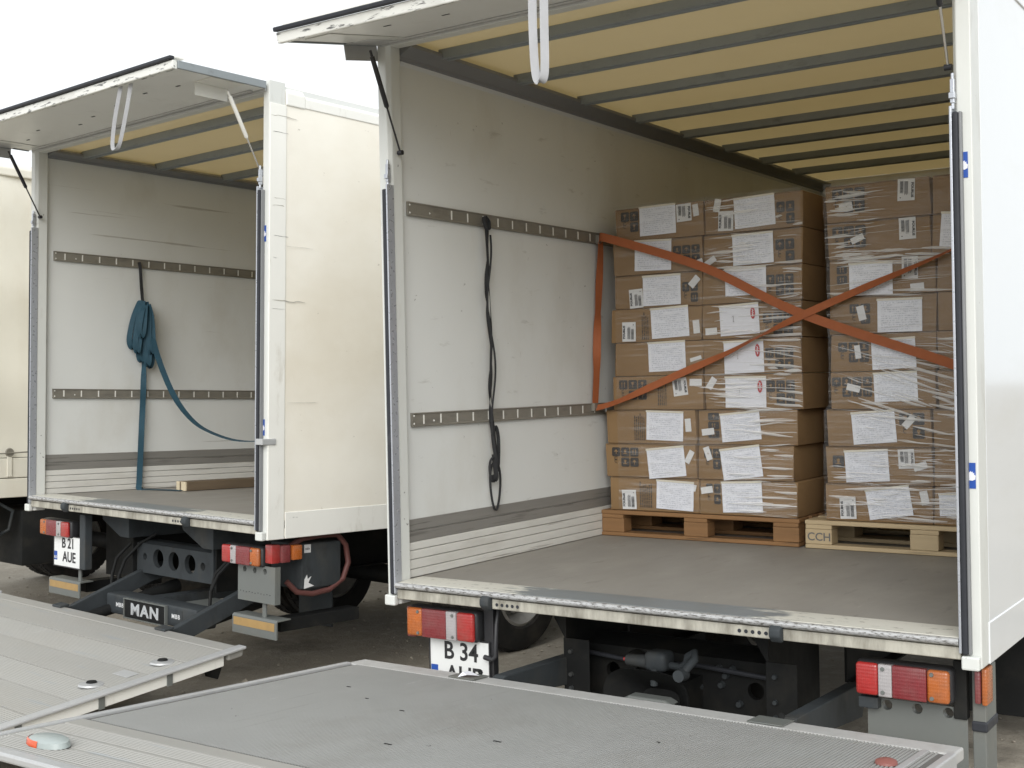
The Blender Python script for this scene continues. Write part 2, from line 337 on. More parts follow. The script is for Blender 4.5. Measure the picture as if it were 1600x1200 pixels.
def text_mesh(body, size, mt, bold=0, ext=.0006, align='CENTER', space=1):
    k = (body, size, mt, bold, ext, align, space)
    if k in TXT: return TXT[k]
    cu = bpy.data.curves.new('lettering', 'FONT'); cu.body = body; cu.size = size; cu.align_x = align; cu.align_y = 'CENTER'
    cu.offset = bold; cu.space_character = space; cu.extrude = ext; cu.resolution_u = 3
    o = bpy.data.objects.new('lettering_source', cu); COL.objects.link(o)
    dg = bpy.context.evaluated_depsgraph_get(); me = bpy.data.meshes.new_from_object(o.evaluated_get(dg))
    bpy.data.objects.remove(o); me.materials.clear(); me.materials.append(MATS[mt])
    TXT[k] = me; return me
def letter(name, body, size, loc, mt, parent, bold=0, sx=1, sz=1, rot=0, ext=.0006, space=1):
    """lettering standing in the xz plane, read from -y; loc in the parent's frame"""
    o = bpy.data.objects.new(name, text_mesh(body, size, mt, bold, ext, 'CENTER', space)); COL.objects.link(o); o.parent = parent
    o.rotation_euler = (R(90), 0, 0)
    if rot: o.matrix_basis = Matrix.Translation(loc) @ Matrix.Rotation(R(rot), 4, 'Y') @ Matrix.Rotation(R(90), 4, 'X') @ Matrix.Diagonal((sx, sz, 1, 1))
    else: o.location = loc; o.scale = (sx, sz, 1)
    return o
def holed_plate(mb, x0, x1, z0, z1, y, holes, n=20):
    """flat rear-facing plate at y with round holes: list of (x, z, r), one row, each gets its own cell"""
    holes = sorted(holes); xs = [x0]+[(holes[i][0]+holes[i+1][0])/2 for i in range(len(holes)-1)]+[x1]
    for i, (hx, hz, r) in enumerate(holes):
        a, b = xs[i], xs[i+1]; ring = []; out = []
        for k in range(n):
            an = 6.28318*k/n; dx, dz = math.cos(an), math.sin(an)
            ring.append((hx+r*dx, y, hz+r*dz))
            tx = ((b-hx) if dx > 0 else (a-hx))/dx if abs(dx) > 1e-6 else 1e9
            tz = ((z1-hz) if dz > 0 else (z0-hz))/dz if abs(dz) > 1e-6 else 1e9
            t = min(tx, tz); out.append((hx+t*dx, y, hz+t*dz))
        inner = [(p[0], y+.03, p[2]) for p in ring]
        fs = [(k, (k+1)%n, n+(k+1)%n, n+k) for k in range(n)]+[(n+k, n+(k+1)%n, 2*n+(k+1)%n, 2*n+k) for k in range(n)]
        mb.add(out+ring+inner, fs)
        for cx, cz in ((a,z0),(b,z0),(a,z1),(b,z1)):      # close the corners
            k = [q for q in range(n)]
            near = sorted(k, key=lambda q: (out[q][0]-cx)**2+(out[q][2]-cz)**2)
            q1 = near[0]; q2 = next((q for q in near[1:] if abs(out[q][0]-out[q1][0]) > 1e-5 and abs(out[q][2]-out[q1][2]) > 1e-5), None)
            if q2 is not None: mb.add([out[q1], (cx,y,cz), out[q2]], [(0,1,2)])

# ------------------------------------------------------------------ the yard
g = MB().add([(-150,-150,0),(150,-150,0),(150,150,0),(-150,150,0)], [(0,1,2,3)]).build('ground', 'yard_dirt'); g['kind'] = 'structure'

W = 2.55
def wheel(parent, x0, x1, y, z, r=.40, rim=.235, outer=1):
    """dual or single wheel between x0 and x1; 'outer' side shows the dished rim"""
    w = x1-x0; c = (x0, y, z)
    prof = [(.02,rim),(.0,rim+.02),(.0,r-.06),(.015,r-.015),(.05,r),(w-.05,r),(w-.015,r-.015),(w,r-.06),(w,rim+.02),(w-.02,rim)]
    mb = MB().lathe(prof, 40, c)
    for k in range(40):                                    # tread blocks
        a = 6.28318*k/40; cy, cz = y+math.cos(a)*r, z+math.sin(a)*r
        t = Vector((0,-math.sin(a),math.cos(a)))*.022; n = Vector((0,math.cos(a),math.sin(a)))*.007
        for xa, xb in ((x0+.05, x0+w*.46), (x0+w*.54, x1-.05)):
            q = [Vector((xx,cy,cz))+t*st+n*sn for sn in (-1,1) for xx, st in ((xa,-1),(xb,-1),(xb,1),(xa,1))]
            mb.add(q, [(3,2,1,0),(4,5,6,7),(0,1,5,4),(1,2,6,5),(2,3,7,6),(3,0,4,7)])
    ty = mb.build('wheel', 'tyre', parent, smooth=True)
    s = 1 if outer > 0 else -1; ox = x1 if outer > 0 else x0
    rp = [(-.015*s,rim+.012),(-.005*s,rim-.01),(-.05*s,rim-.03),(-.11*s,rim-.06),(-.12*s,.11),(-.07*s,.09),(-.04*s,.07),(-.035*s,0.001)]
    rm = MB().lathe([(ox+a, q) for a, q in rp], 32, (0,y,z))
    for k in range(8):
        a = 6.28318*k/8; rm.lathe([(ox-.12*s,.013),(ox-.085*s,.013),(ox-.08*s,.008),(ox-.08*s,.001)], 8, (0,y+.135*math.cos(a),z+.135*math.sin(a)))
    rm.build('rim', 'rim_silver', ty, smooth=True)

def lamp(T, x0, x1, z0, z1, y, amber_left):
    """combination tail lamp, its lenses in order from one end"""
    h = MB().box(x0, x1, y, y+.07, z0, z1).build('tail_lamp', 'black_plastic', T, .018, True, 3)
    w = x1-x0-.012; cuts = [0,.235,.60,.75,1]; ms = ['lens_amber','lens_red','lens_clear','lens_bright_red']
    nm = ['amber_lens','red_lens','clear_lens','stop_lens']
    for i in range(4):
        a, b = cuts[i], cuts[i+1]
        xa, xb = (x0+.006+a*w, x0+.006+b*w) if amber_left else (x1-.006-b*w, x1-.006-a*w)
        MB().box(xa, xb-.001, y-.022, y+.005, z0+.006, z1-.006).build(nm[i], ms[i], h, .012 if i in (0,3) else .004, True, 3)
    for fx in (.18, .70):
        for zz in (z0+.022, z1-.022):
            xx = x0+.006+fx*w if amber_left else x1-.006-fx*w
            MB().lathe([(y-.027,.0005),(y-.027,.006),(y-.021,.008)], 10, (xx,0,zz), 'y').build('screw', 'grey_panel', h, 0, True)
    return h

def sticker(T, x, z, y, w=.03, h=.085):
    b = MB().box(x-w/2, x+w/2, y-.0015, y, z-h/2, z+h/2).build('sticker', 'sign_blue', T)
    hand = [(-.42,-.12),(-.2,-.22),(.15,-.24),(.42,-.18),(.46,.0),(.30,.06),(.34,.14),(.16,.12),(.2,.2),(.02,.17),(0,.23),(-.14,.16),(-.30,.10),(-.5,.06)]
    MB().prism([(x+a*w*1.1, z+c*h*.8) for a, c in hand], 'y', y-.003, y-.0016).build('hand_mark', 'white_paper', b)

def make_truck(T, P):
    Z = P['top']; D = P['depth']; XL = .03; zc = P['cove']; ext = P['ext']; oy = P.get('skirt', .09)
    # ---- the body shell
    MB().box(.0, W, .10, D, -.045, -.002).build('cargo_floor', 'deck_floor', T)
    lin = MB().box(.016, XL, .085, D, -.001, Z-.0125).build('wall_lining', P['lining'], T)
    MB().box(W-XL, W-.016, .085, D, -.001, Z-.0125).build('wall_lining', P['lining'], T)
    MB().box(0, .015, .088, D, -.09, P['trimz'][1]-.01).build('side_panel', ext, T, .002)
    t0, t1 = P['trimz']
    sp = MB().box(W-.015, W, .108, D, -.09, t1-.01).build('side_panel', ext, T, .002)
    MB().box(.0, W, D-.001, D+.04, -.09, Z-.0125).build('front_wall', 'interior_white', T)
    MB().box(.0565, W-.0565, .05, D, Z-.012, Z).build('roof_panel', 'roof_grp', T)
    # outside trims on the camera's side
    MB().box(W-.012, W+.004, oy+.002, D, -.10, .04).build('skirt_trim', P['trim'], T, .003)
    MB().prism([(W-.014,t0),(W+.006,t0),(W+.006,t1-.012),(W-.01,t1),(W-.055,Z+.004),(W-.06,Z-.01)], 'y', .236 if P['worn'] else .121, D).build('roof_trim', P['trim'], T, .004)
    MB().prism([(.014,t0),(-.006,t0),(-.006,t1-.012),(.01,t1),(.055,Z+.004),(.06,Z-.01)], 'y', .121, D).build('roof_trim', P['trim'], T, .004)
    MB().prism([(W-.014,t0-.004),(W+.009,t0-.004),(W+.009,t1),(W-.01,t1+.022),(W-.04,Z+.006),(W-.04,Z-.03)], 'y', .108, .235 if P['worn'] else .12).build('corner_cap', P['trim'], T, .006)
    # ---- rear posts with rubber seal
    for s in (0, 1):
        X = (lambda a: a) if s == 0 else (lambda a: W-a)
        MB().prism([(X(0),0),(X(.048),0),(X(.062),.02),(X(.062),.084),(X(0),.084 if s == 0 else .107)], 'z', -.10, Z+.005).build('door_post', 'white_paint', T, .004)
        MB().box(min(X(.038),X(.056)), max(X(.038),X(.056)), -.032, -.001, -.052, 1.74).build('door_seal', 'rubber', T, .006)
        MB().box(min(X(.029),X(.0375)), max(X(.029),X(.0375)), -.022, -.001, -.052, 1.74).build('seal_channel', 'cove_steel', T, .002)
        MB().box(min(X(.0575),X(.066)), max(X(.0575),X(.066)), -.03, .018, -.048, 1.76).build('jamb_strip', 'jamb_metal', T, .002)
        MB().box(min(X(.002),X(.06)), max(X(.002),X(.06)), -.03, -.001, -.102, -.056).build('post_foot', 'white_paint', T, .006)
        k = MB().box(min(X(.05),X(.064)), max(X(.05),X(.064)), -.02, .0, 1.77, 1.85)
        k.box(min(X(.047),X(.067)), max(X(.047),X(.067)), -.027, -.002, 1.785, 1.805)
        k.tube([(X(.057),-.012,1.75),(X(.057),-.012,1.87)], .006, 8).build('striker', 'jamb_metal', T, .002)
    MB().box(.063, W-.063, .012, .07, Z-.055, Z+.004).build('header', 'white_paint', T, .004)
    # ---- load sill
    MB().prism([(-.012,-.02),(-.012,.002),(.10,.004),(.165,.002),(.165,-.01),(.0,-.02)], 'x', .067, W-.067).build('load_sill', 'sill_worn', T, .002)
    pr = [(-.024+.013*math.cos(a), -.011+.013*math.sin(a)) for a in [k*6.28318/10 for k in range(10)]]
    MB().prism(pr, 'x', .067, W-.067).build('sill_lip', 'sill_lip', T, 0, True)
    fa = MB().box(.064, W-.064, -.016, .06, -.072, -.03).build('sill_face', 'sill_face', T, .004)
    for lx in P['latch']:
        MB().prism([(-.052,-.055),(-.052,-.028),(-.03,-.012),(-.012,-.012),(-.012,-.078),(-.03,-.078)], 'x', lx-.022, lx+.022).build('latch', 'grey_steel', T, .006, True)
        sg = 1 if lx < 1.3 else -1
        for k in range(5):
            MB().lathe([(-.0175,.0075),(-.0172,.0055),(-.0172,.0002)], 10, (lx+sg*(.045+k*.026),0,-.052), 'y').build('hole', 'rubber', fa)
    # ---- roof beams and coves
    for y in P['beams']:
        MB().prism([(y-.035,Z-.014),(y-.03,Z-.058),(y-.012,Z-.058),(y-.009,Z-.05),(y+.009,Z-.05),(y+.012,Z-.058),(y+.03,Z-.058),(y+.035,Z-.014)], 'x', .10, W-.10).build('roof_beam', 'beam_steel', T, .002)
    for s in (0, 1):
        X = (lambda a: a) if s == 0 else (lambda a: W-a)
        MB().prism([(X(XL+.001),zc),(X(.055),zc),(X(.062),zc+.012),(X(.125),Z-.052),(X(.125),Z-.035),(X(XL+.001),Z-.035)], 'y', .086, D).build('cove_rail', 'cove_steel', T, .002)
    # ---- lashing rails with slots, kick plate, skirting planks
    slot = MB().box(XL+.0125, XL+.0145, -.004, .004, -.021, .021).mesh('slot', 'slot_light')
    rivet = MB().lathe([(XL+.0125,.005),(XL+.015,.003),(XL+.0155,.0003)], 8).mesh('rivet', 'slot_light')
    for zr, y0 in P['rails']:
        rl = MB().prism([(XL+.0008,zr-.032),(XL+.016,zr-.032),(XL+.016,zr-.026),(XL+.012,zr-.024),(XL+.012,zr+.024),(XL+.016,zr+.026),(XL+.016,zr+.032),(XL+.0008,zr+.032)], 'y', .142, D-.1).build('lashing_rail', 'rail_metal', T, .0015)
        y = y0; k = 0
        while y < min(D-.2, P['slots_to']):
            o = obj('slot', slot, rl); o.location = (0, y, zr+random.uniform(-.001,.001)); y += .1275; k += 1
        for dy, dz in ((.155,.018),(.155,-.018),(.30,-.008)):
            o = obj('rivet', rivet, rl); o.location = (0, dy, zr+dz)
        MB().box(W-XL-.014, W-XL-.0008, .142, D-.1, zr-.032, zr+.032).build('lashing_rail', 'rail_metal', T, .0015)
    for s in (0, 1):
        X = (lambda a, b: (a, b)) if s == 0 else (lambda a, b: (W-b, W-a))
        for z0, z1 in ((.160,.208),(.210,.262)):
            x = X(XL+.0008, XL+.009); MB().box(*x, .088, D-.02, z0, z1).build('kick_plate', 'kick_metal', T, .002)
        for z0, z1 in ((.001,.036),(.039,.080),(.083,.121),(.124,.1585)):
            x = X(XL+.0008, XL+.013+random.uniform(0,.002)); MB().box(*x, .088, D-.02, z0, z1).build('skirting_plank', 'plank_white', T, .003)
    # ---- lifted hatch
    (hy, hz), (oy_, oz) = P['hatch']; hl = math.hypot(oy_-hy, oz-hz); ta = math.atan2(oz-hz, oy_-hy)
    def H(a, b): return (hy+a*math.cos(ta)+b*math.sin(ta), hz+a*math.sin(ta)-b*math.cos(ta))   # a along the leaf, b upwards
    def hb(x0, x1, a0, a1, b0, b1): return MB().prism([H(a0,b0),H(a1,b0),H(a1,b1),H(a0,b1)], 'x', x0, x1)
    leaf = hb(.012, W-.012, .012, hl-.03, .0, .03).build('hatch', 'hatch_lining', T, .003)
    hb(.0, W, hl-.029, hl, -.012, .032).build('hatch_rim', 'hatch_edge', leaf, .005)
    hb(.0, W, hl-.012, hl+.016, .0335, .052).build('hatch_seal', 'rubber', leaf, .005)
    hb(.03, W-.03, hl-.09, hl-.014, .0525, .062).build('hatch_lip', 'white_trim', leaf, .002)
    for x0, x1 in ((-.003,.011),(W-.011,W+.003)): hb(x0, x1, .02, hl-.03, -.006, .034).build('hatch_side', 'beam_steel', leaf, .003)
    hb(.02, W-.02, .0, .0115, -.014, .02).build('hatch_hinge', 'aluminium', leaf, .004)
    hb(.10, W-.10, .03, .05, -.010, -.0006).build('hatch_bar', 'aluminium', leaf, .003)
    hb(.06, .20, .05, hl-.1, -.004, -.0006).build('hatch_end_panel', 'white_paint', leaf, .001)
    for k in range(7):
        xx = .35+k*.31+random.uniform(-.05,.05); aa = random.uniform(.1,hl-.1); hb(xx, xx+.035, aa, aa+.01, -.0022, -.0006).build('hatch_mark', 'grey_steel', leaf)
    for s, bm_, rodm in ((0, P['strutL'], 'strut_dark'), (1, P['strutR'], 'chrome')):
        bx = (.045, .125) if s == 0 else (W-.125, W-.045)
        a0, a1 = P['brk']
        br = MB(); br.prism([H(a0,-.0008),H(a1,-.0008),H(a1,-.005),H(a0,-.005)], 'x', bx[0]-.05, bx[1]+.02)
        br.prism([H(a0,-.005),H(a1,-.005),H(a1,-.07),H(a0,-.07)], 'x', bx[0]-.05, bx[0]-.046)
        br.build('strut_bracket', 'aluminium' if bm_ == 'strut_dark' else 'strut_white', leaf, .001)
        for q in (a0+.06, a1-.06):
            pp = H(q, -.03); MB().lathe([(bx[0]-.0515,.0005),(bx[0]-.0515,.012),(bx[0]-.0465,.014)], 12, (0,pp[0],pp[1])).build('bracket_hole_light', 'slot_light', leaf, 0, True)  # pale discs painted as light showing through two holes in the bracket
        xs = .085 if s == 0 else W-.085
        p0 = Vector((xs, *H(P['strut_a'], -.04))); p1 = Vector((xs-(.0 if s else .0), *P['strut_foot']))
        d = p1-p0
        st = MB().tube([p0, p0+d*.06, p0+d*.061, p0+d*.54, p0+d*.56], [.006,.006,.011,.011,.005], 12).build('gas_strut', bm_, T, 0, True)
        MB().tube([p0+d*.55, p1], .0045, 10).build('strut_rod', rodm, st, 0, True)
        MB().lathe([(-.012,.0005),(-.012,.011),(.012,.011),(.012,.0005)], 12, tuple(p1)).build('ball_joint', 'strut_dark', st, 0, True)
    # pull strap hanging from the hatch rim
    px_, drop, gap = P['pull']; q = H(hl-.035, -.004)
    ln_ = P['lean']; dd = P['pulldir']
    MB().ribbon([(px_-gap/2,q[0],q[1]),(px_-gap*.55-ln_*.5,q[0]+.002,q[1]-drop*.5),(px_-gap*.5-ln_*.9,q[0]+.012,q[1]-drop*.92),(px_-gap*.1-ln_,q[0]+.02,q[1]-drop),(px_+gap*.45-ln_*.9,q[0]+.014,q[1]-drop*.9),(px_+gap*.6-ln_*.4,q[0]+.008,q[1]-drop*.45),(px_+gap*.7,q[0]+.004,q[1])],
                [dd]*7, P['pullw']).build('pull_strap', 'strap_white', T, 0, True)
    # ---- stickers on the rear post
    for x, z in P['stickers']: sticker(T, x, z, -.0008)
    # ---- chassis
    for cx in (.72, 1.76):
        MB().prism([(cx,-.10),(cx+.07,-.10),(cx+.07,-.112),(cx+.012,-.112),(cx+.012,-.42),(cx+.07,-.42),(cx+.07,-.43),(cx,-.43)], 'y', .9, D+.8).build('chassis_rail', 'dark_steel', T, .002)
    for k in range(8): MB().box(.08, W-.08, .5+k*.62, .56+k*.62, -.099, -.047).build('floor_bearer', 'dark_steel', T, .003)
    return leaf

def plate(T, x0, x1, z0, z1, y, top, bottom):
    p_ = MB().box(x0, x1, y, y+.004, z0, z1).build('number_plate', 'plate_white', T, .003)
    fr = MB()
    for a in ((x0-.006,x1+.006,z1,z1+.006),(x0-.006,x1+.006,z0-.006,z0),(x0-.006,x0,z0,z1),(x1,x1+.006,z0,z1)): fr.box(a[0], a[1], y-.003, y+.006, a[2], a[3])
    fr.build('plate_frame', 'black_plastic', p_, .001)
    h = z1-z0; w = x1-x0
    MB().box(x0+.004, x0+.042, y-.001, y, z0+.035, z0+h*.47).build('plate_band', 'sign_blue', p_)
    letter('plate_mark', 'RO', .026, (x0+.023, y-.002, z0+.052), 'plate_white', p_)
    letter('lettering', top, h*.47, (x0+w*.53, y-.0015, z1-h*.24), 'black_ink', p_, .0018, .95, 1)
    letter('lettering', bottom, h*.47, (x0+w*.57, y-.0015, z0+h*.31), 'black_ink', p_, .0018, .95, 1)
    return p_

# ------------------------------------------------------------------ the near truck
A = thing('box_truck', 'white box truck with cartons on pallets inside and plate B 34 AUE', 'truck', Matrix.Identity(4), lift=FH)
PA = dict(top=2.43, depth=5.36, cove=2.335, ext='gloss_white', trim='gloss_white', worn=False, lining='interior_white', trimz=(2.26,2.36), latch=(.56, 1.845),
          beams=[.35+.612*k for k in range(8)], rails=((1.672,.467),(.712,.225)), slots_to=2.5,
          hatch=((.0,2.388),(-.62,2.275)), brk=(.0,.22), strut_a=.155, strut_foot=(.045,1.905), strutL='strut_dark', strutR='strut_dark',
          pull=(1.235,.345,.038), pullw=.030, pulldir=(.8,.6,0), lean=0, stickers=((2.520,1.565),(2.526,.539)))
make_truck(A, PA)
lamp(A, .07, .45, -.245, -.108, .05, True)
lamp(A, 2.105, 2.44, -.247, -.122, .05, False)
plate(A, .165, .485, -.475, -.245, .085, 'B 34', 'AUE')
MB().box(.455, .505, .092, .13, -.62, -.099).build('plate_bracket', 'black_plastic', A, .004)
MB().box(.06, .11, .05, .12, -.25, -.115).build('side_marker', 'lens_red', A, .008, True)
MB().tube([(.51,.06,-.30),(.525,.055,-.305),(.54,.06,-.29),(.54,.06,-.24),(.535,.075,-.16),(.53,.1,-.1)], .009, 8).build('lamp_cable', 'black_plastic', A, 0, True)
MB().tube([(.478,.062,-.300),(.52,.06,-.306)], .011, 10).build('cable_plug', 'black_plastic', A, 0, True)
# mudguard panel and side marker on the camera's side
mg = MB(); holed_plate(mg, 2.13, 2.475, -.62, -.262, .10, [(2.20,-.285,.018),(2.305,-.285,.018),(2.41,-.285,.018)])
mg.build('mudguard_panel', 'grey_panel', A)
MB().box(2.11, 2.18, .06, .10, -.295, -.255).build('lamp_bracket', 'grey_steel', A, .004)
MB().box(2.43, 2.475, .09, .13, -.30, -.10).build('lamp_post', 'dark_steel', A, .004)
sb = MB().box(2.49, 2.535, .10, .24, -.62, -.12).build('side_plate', 'grey_panel', A, .004)
MB().box(2.488, 2.54, .092, .245, -.335, -.30).build('clamp_strap', 'rubber', sb, .006)
sm = MB().box(2.505, 2.525, .07, .098, -.235, -.125).build('side_marker', 'lens_red', A, .006, True)
MB().box(2.527, 2.545, .075, .16, -.24, -.115).build('amber_lens', 'lens_amber', sm, .006, True)
# chassis ends, tow beam and hitch
for cx, s in ((.70, 1), (1.64, 1)):
    pr = [(cx-.05,-.10),(cx-.05,-.165),(cx,-.245),(cx,-.60),(cx+.01,-.60),(cx+.01,-.10)]
    MB().prism(pr, 'y', .352, .90).build('frame_end', 'dark_steel', A, .002)
    MB().prism([(cx,-.245),(cx+.13,-.245),(cx+.13,-.60),(cx,-.60)], 'y', .345, .351).build('end_flange', 'dark_steel', A, .002)
    for zz in (-.30, -.40, -.46, -.52): MB().lathe([(.330,.0005),(.330,.009),(.3445,.011)], 8, (cx+.04,0,zz), 'y').build('bolt', 'grey_steel', A, 0, True)
tb = MB(); holed_plate(tb, .712, 1.635, -.60, -.30, .50, [(.86,-.40,.036),(1.17,-.44,.02),(1.53,-.41,.036)])
tb.prism([(.50,-.30),(.64,-.27),(.64,-.262),(.50,-.292)], 'x', .712, 1.635); tb.box(.712,1.635,.70,.705,-.62,-.27)
tb.build('tow_beam', 'dark_steel', A)
for x, z in ((1.37,-.33),(1.40,-.36),(1.43,-.33),(1.38,-.40),(1.46,-.47),(.95,-.36),(1.28,-.42)): MB().lathe([(.478,.0005),(.478,.012),(.499,.016)], 8, (x,0,z), 'y').build('bolt', 'grey_steel', A, 0, True)
MB().lathe([(.44,.0005),(.44,.035),(.47,.042),(.50,.042)], 16, (.985,0,-.335), 'y').build('socket', 'dark_steel', A, 0, True)
ht = MB(); n = 22                                           # flared catch funnel of the hitch
outl = [(1.205+.195*math.copysign(abs(math.cos(a))**.55, math.cos(a)), -.43+.14*math.copysign(abs(math.sin(a))**.75, math.sin(a))) for a in [6.28318*k/n for k in range(n)]]
inn = [(1.205+(x-1.205)*.45, -.45+(z+.43)*.40) for x, z in outl]
ht.add([(x,.15,z) for x, z in outl]+[(x,.162,z-.0) for x, z in outl]+[(x,.29,z) for x, z in inn]+[(x,.30,z) for x, z in inn],
       [(k,(k+1)%n,n+(k+1)%n,n+k) for k in range(n)]+[(k,(k+1)%n,2*n+(k+1)%n,2*n+k) for k in range(n)]+[(n+k,n+(k+1)%n,3*n+(k+1)%n,3*n+k) for k in range(n)])
ht.box(1.12,1.29,.29,.50,-.53,-.37)
hf = ht.build('hitch_funnel', 'dark_steel', A, 0, True)
MB().prism([(1.10,-.415),(1.14,-.435),(1.30,-.435),(1.335,-.41),(1.30,-.395),(1.14,-.395)], 'y', .13, .20).build('hitch_pad', 'grey_panel', hf, .008)
MB().tube([(1.20,.24,-.37),(1.20,.24,-.30)], .016, 10).build('hitch_pin', 'grey_steel', hf, 0, True)
MB().box(1.155,1.255,.23,.33,-.315,-.235).build('hitch_head', 'grey_steel', hf, .022, True, 3)
MB().tube([(1.06,.27,-.285),(1.16,.27,-.285)], [.022,.03], 12).build('hitch_knob', 'grey_steel', hf, 0, True)
MB().tube([(1.045,.27,-.285),(1.06,.27,-.285)], .008, 8).build('hitch_indicator', 'lens_bright_red', hf, 0, True)
MB().tube([(1.25,.28,-.29),(1.31,.27,-.29),(1.345,.25,-.265),(1.355,.24,-.235),(1.39,.23,-.215),(1.405,.20,-.235),(1.375,.15,-.285)], .016, 10).build('hitch_lever', 'grey_steel', hf, 0, True)
MB().lathe([(.118,.0005),(.118,.024),(.17,.026)], 12, (1.372,0,-.288), 'y').build('lever_knob', 'grey_steel', hf, 0, True)
MB().tube([(.74,.44,-.315),(1.0,.43,-.33),(1.3,.44,-.318),(1.62,.44,-.335)], .010, 8).build('air_line', 'rubber', A, 0, True)
# tail-lift arms
for x in (.66, 1.90): MB().prism([(-.17,-.335),(-.12,-.315),(.55,-.335),(.60,-.40),(.55,-.47),(-.17,-.40)], 'x', x, x+.055).build('lift_arm', 'grey_steel', A, .004)
# ---- lowered lift platform
def on_plate(hy, hz, sl): return lambda a, b: (hy-a*math.cos(sl), hz-a*math.sin(sl)+b)
HA = on_plate(-.165, -.312, -math.atan(.0625)); LA = 1.90
def pb(F, x0, x1, a0, a1, b0, b1): return MB().prism([F(a0,b0),F(a1,b0),F(a1,b1),F(a0,b1)], 'x', x0, x1)
pl = pb(HA, .03, 2.51, .12, 1.46, -.045, -.008).build('lift_platform', 'tread_groove', A, .002)
rb = MB(); x = .062
while x < 2.488:                                            # fine anti-slip ribs running to the tip
    q = [(x,-.0079),(x+.0014,-.0035),(x+.0048,-.0035),(x+.0062,-.0079)]
    y0, z0 = HA(.122, 0); y1, z1 = HA(1.455, 0)
    rb.add([(a,y0,z0+b) for a, b in q]+[(a,y1,z1+b) for a, b in q], [(0,1,5,4),(1,2,6,5),(2,3,7,6)]); x += .0122
rb.build('tread_ribs', 'tread_alu', pl)['kind'] = 'stuff'
pb(HA, .0, 2.53, .0, .118, -.045, -.004).build('hinge_profile', 'hinge_alu', pl, .006)
for i, (a0, a1) in enumerate(((1.463,1.535),(1.538,1.64),(1.643,1.745),(1.748,1.845))):
    pp = pb(HA, .03, 2.51, a0, a1, -.04, -.003-.001*(i % 2)).build('plank', 'plank_alu', pl, .0025)
    if i:
        rr = MB(); a = a0+.006
        while a < a1-.012:
            rr.prism([HA(a,-.0035),HA(a+.003,-.0008),HA(a+.006,-.0035)], 'x', .05, 2.49); a += .0125
        rr.build('plank_ribs', 'plank_alu', pp)['kind'] = 'stuff'
pb(HA, .0, 2.53, 1.848, LA, -.03, -.002).build('tip_profile', 'aluminium', pl, .008)
for x0, x1 in ((.0,.029),(2.511,2.54)): pb(HA, x0, x1, .119, 1.847, -.05, .002).build('edge_profile', 'aluminium', pl, .005)
pb(HA, 2.435, 2.455, .119, 1.46, -.006, -.0015).build('edge_bead', 'aluminium', pl, .001)
for x in (.60, 1.895):
    hp = pb(HA, x-.065, x+.065, -.004, .105, -.002, .002).build('hinge_cover', 'grey_panel', pl, .001)
    MB().lathe([(-.165,.0005),(-.165,.011),(-.16,.011)], 8, (x+.02,0,-.302), 'y').build('hinge_bolt', 'dark_steel', hp)
q = HA(.10,.001); MB().add([(.58,q[0],q[1]),(.62,q[0]+.01,q[1]+.012),(.655,q[0]+.05,q[1]+.004),(.60,q[0]+.055,q[1]+.016),(.59,q[0]+.02,q[1]+.018)], [(0,1,4),(1,2,3),(1,3,4),(0,4,3)]).build('paint_scrap', 'white_paper', pl)
def beacon(px_, a):
    y, z = HA(a, 0); o = [(px_+.088*math.cos(t), y+.052*math.sin(t)*(1.0 if math.sin(t) > 0 else .9)) for t in [6.28318*k/24 for k in range(24)]]
    b = MB(); n = 24
    b.add([(x,yy,z) for x, yy in o]+[(px_+(x-px_)*.94,y+(yy-y)*.94,z+.016) for x, yy in o]+[(px_+(x-px_)*.78,y+(yy-y)*.78,z+.022) for x, yy in o],
          [(k,(k+1)%n,n+(k+1)%n,n+k) for k in range(n)]+[(n+k,n+(k+1)%n,2*n+(k+1)%n,2*n+k) for k in range(n)]+[tuple(2*n+k for k in range(n))])
    bo = b.build('flasher', 'beacon_grey', pl, 0, True)
    n2 = 12; an = [math.radians(172+k*9.5) for k in range(n2)]
    ri = lambda t, f, zz: (px_+.088*f*math.cos(t), y+.0472*f*math.sin(t), z+zz*.8)
    l = MB().add([ri(t,1.012,.001) for t in an]+[ri(t,.975,.020) for t in an]+[ri(t,.90,.0245) for t in an], [(q*n2+k,q*n2+k+1,(q+1)*n2+k+1,(q+1)*n2+k) for q in range(2) for k in range(n2-1)]).build('flasher_lens', 'lens_orange_red', bo, 0, True)
beacon(.257, 1.755)
y, z = HA(.36, -.003); MB().lathe([(z,.034),(z+.008,.032),(z+.014,.018),(z+.015,.0005)], 20, (2.396,y,0), 'z').build('flasher', 'old_red', pl, 0, True)
for x, a, w_ in ((.78,.70,.02),(1.30,.86,.03),(.55,.62,.015),(1.72,.55,.012),(1.05,1.1,.03),(.35,.5,.02)):
    pb(HA, x, x+w_, a, a+.006, -.0034, -.0022).build('dent_mark', 'dark_steel', pl)
# rear axle
for x0, x1, s in ((.06,.58,0),(1.97,2.49,1)):
    wheel(A, x0, x0+.24, 2.75, -FH+.398, outer=-1 if s == 0 else -1); wheel(A, x1-.24, x1, 2.75, -FH+.398, outer=1)
    MB().box(x0, x1, 2.0, 2.015, -.775, -.14).build('mudflap', 'dark_steel', A, .003)
MB().tube([(.4,2.75,-FH+.398),(2.15,2.75,-FH+.398)], .075, 16).build('axle', 'dark_steel', A, 0, True)
for x0 in (.08, 2.21): wheel(A, x0, x0+.26, 5.75, -FH+.398, outer=1 if x0 > 1 else -1)

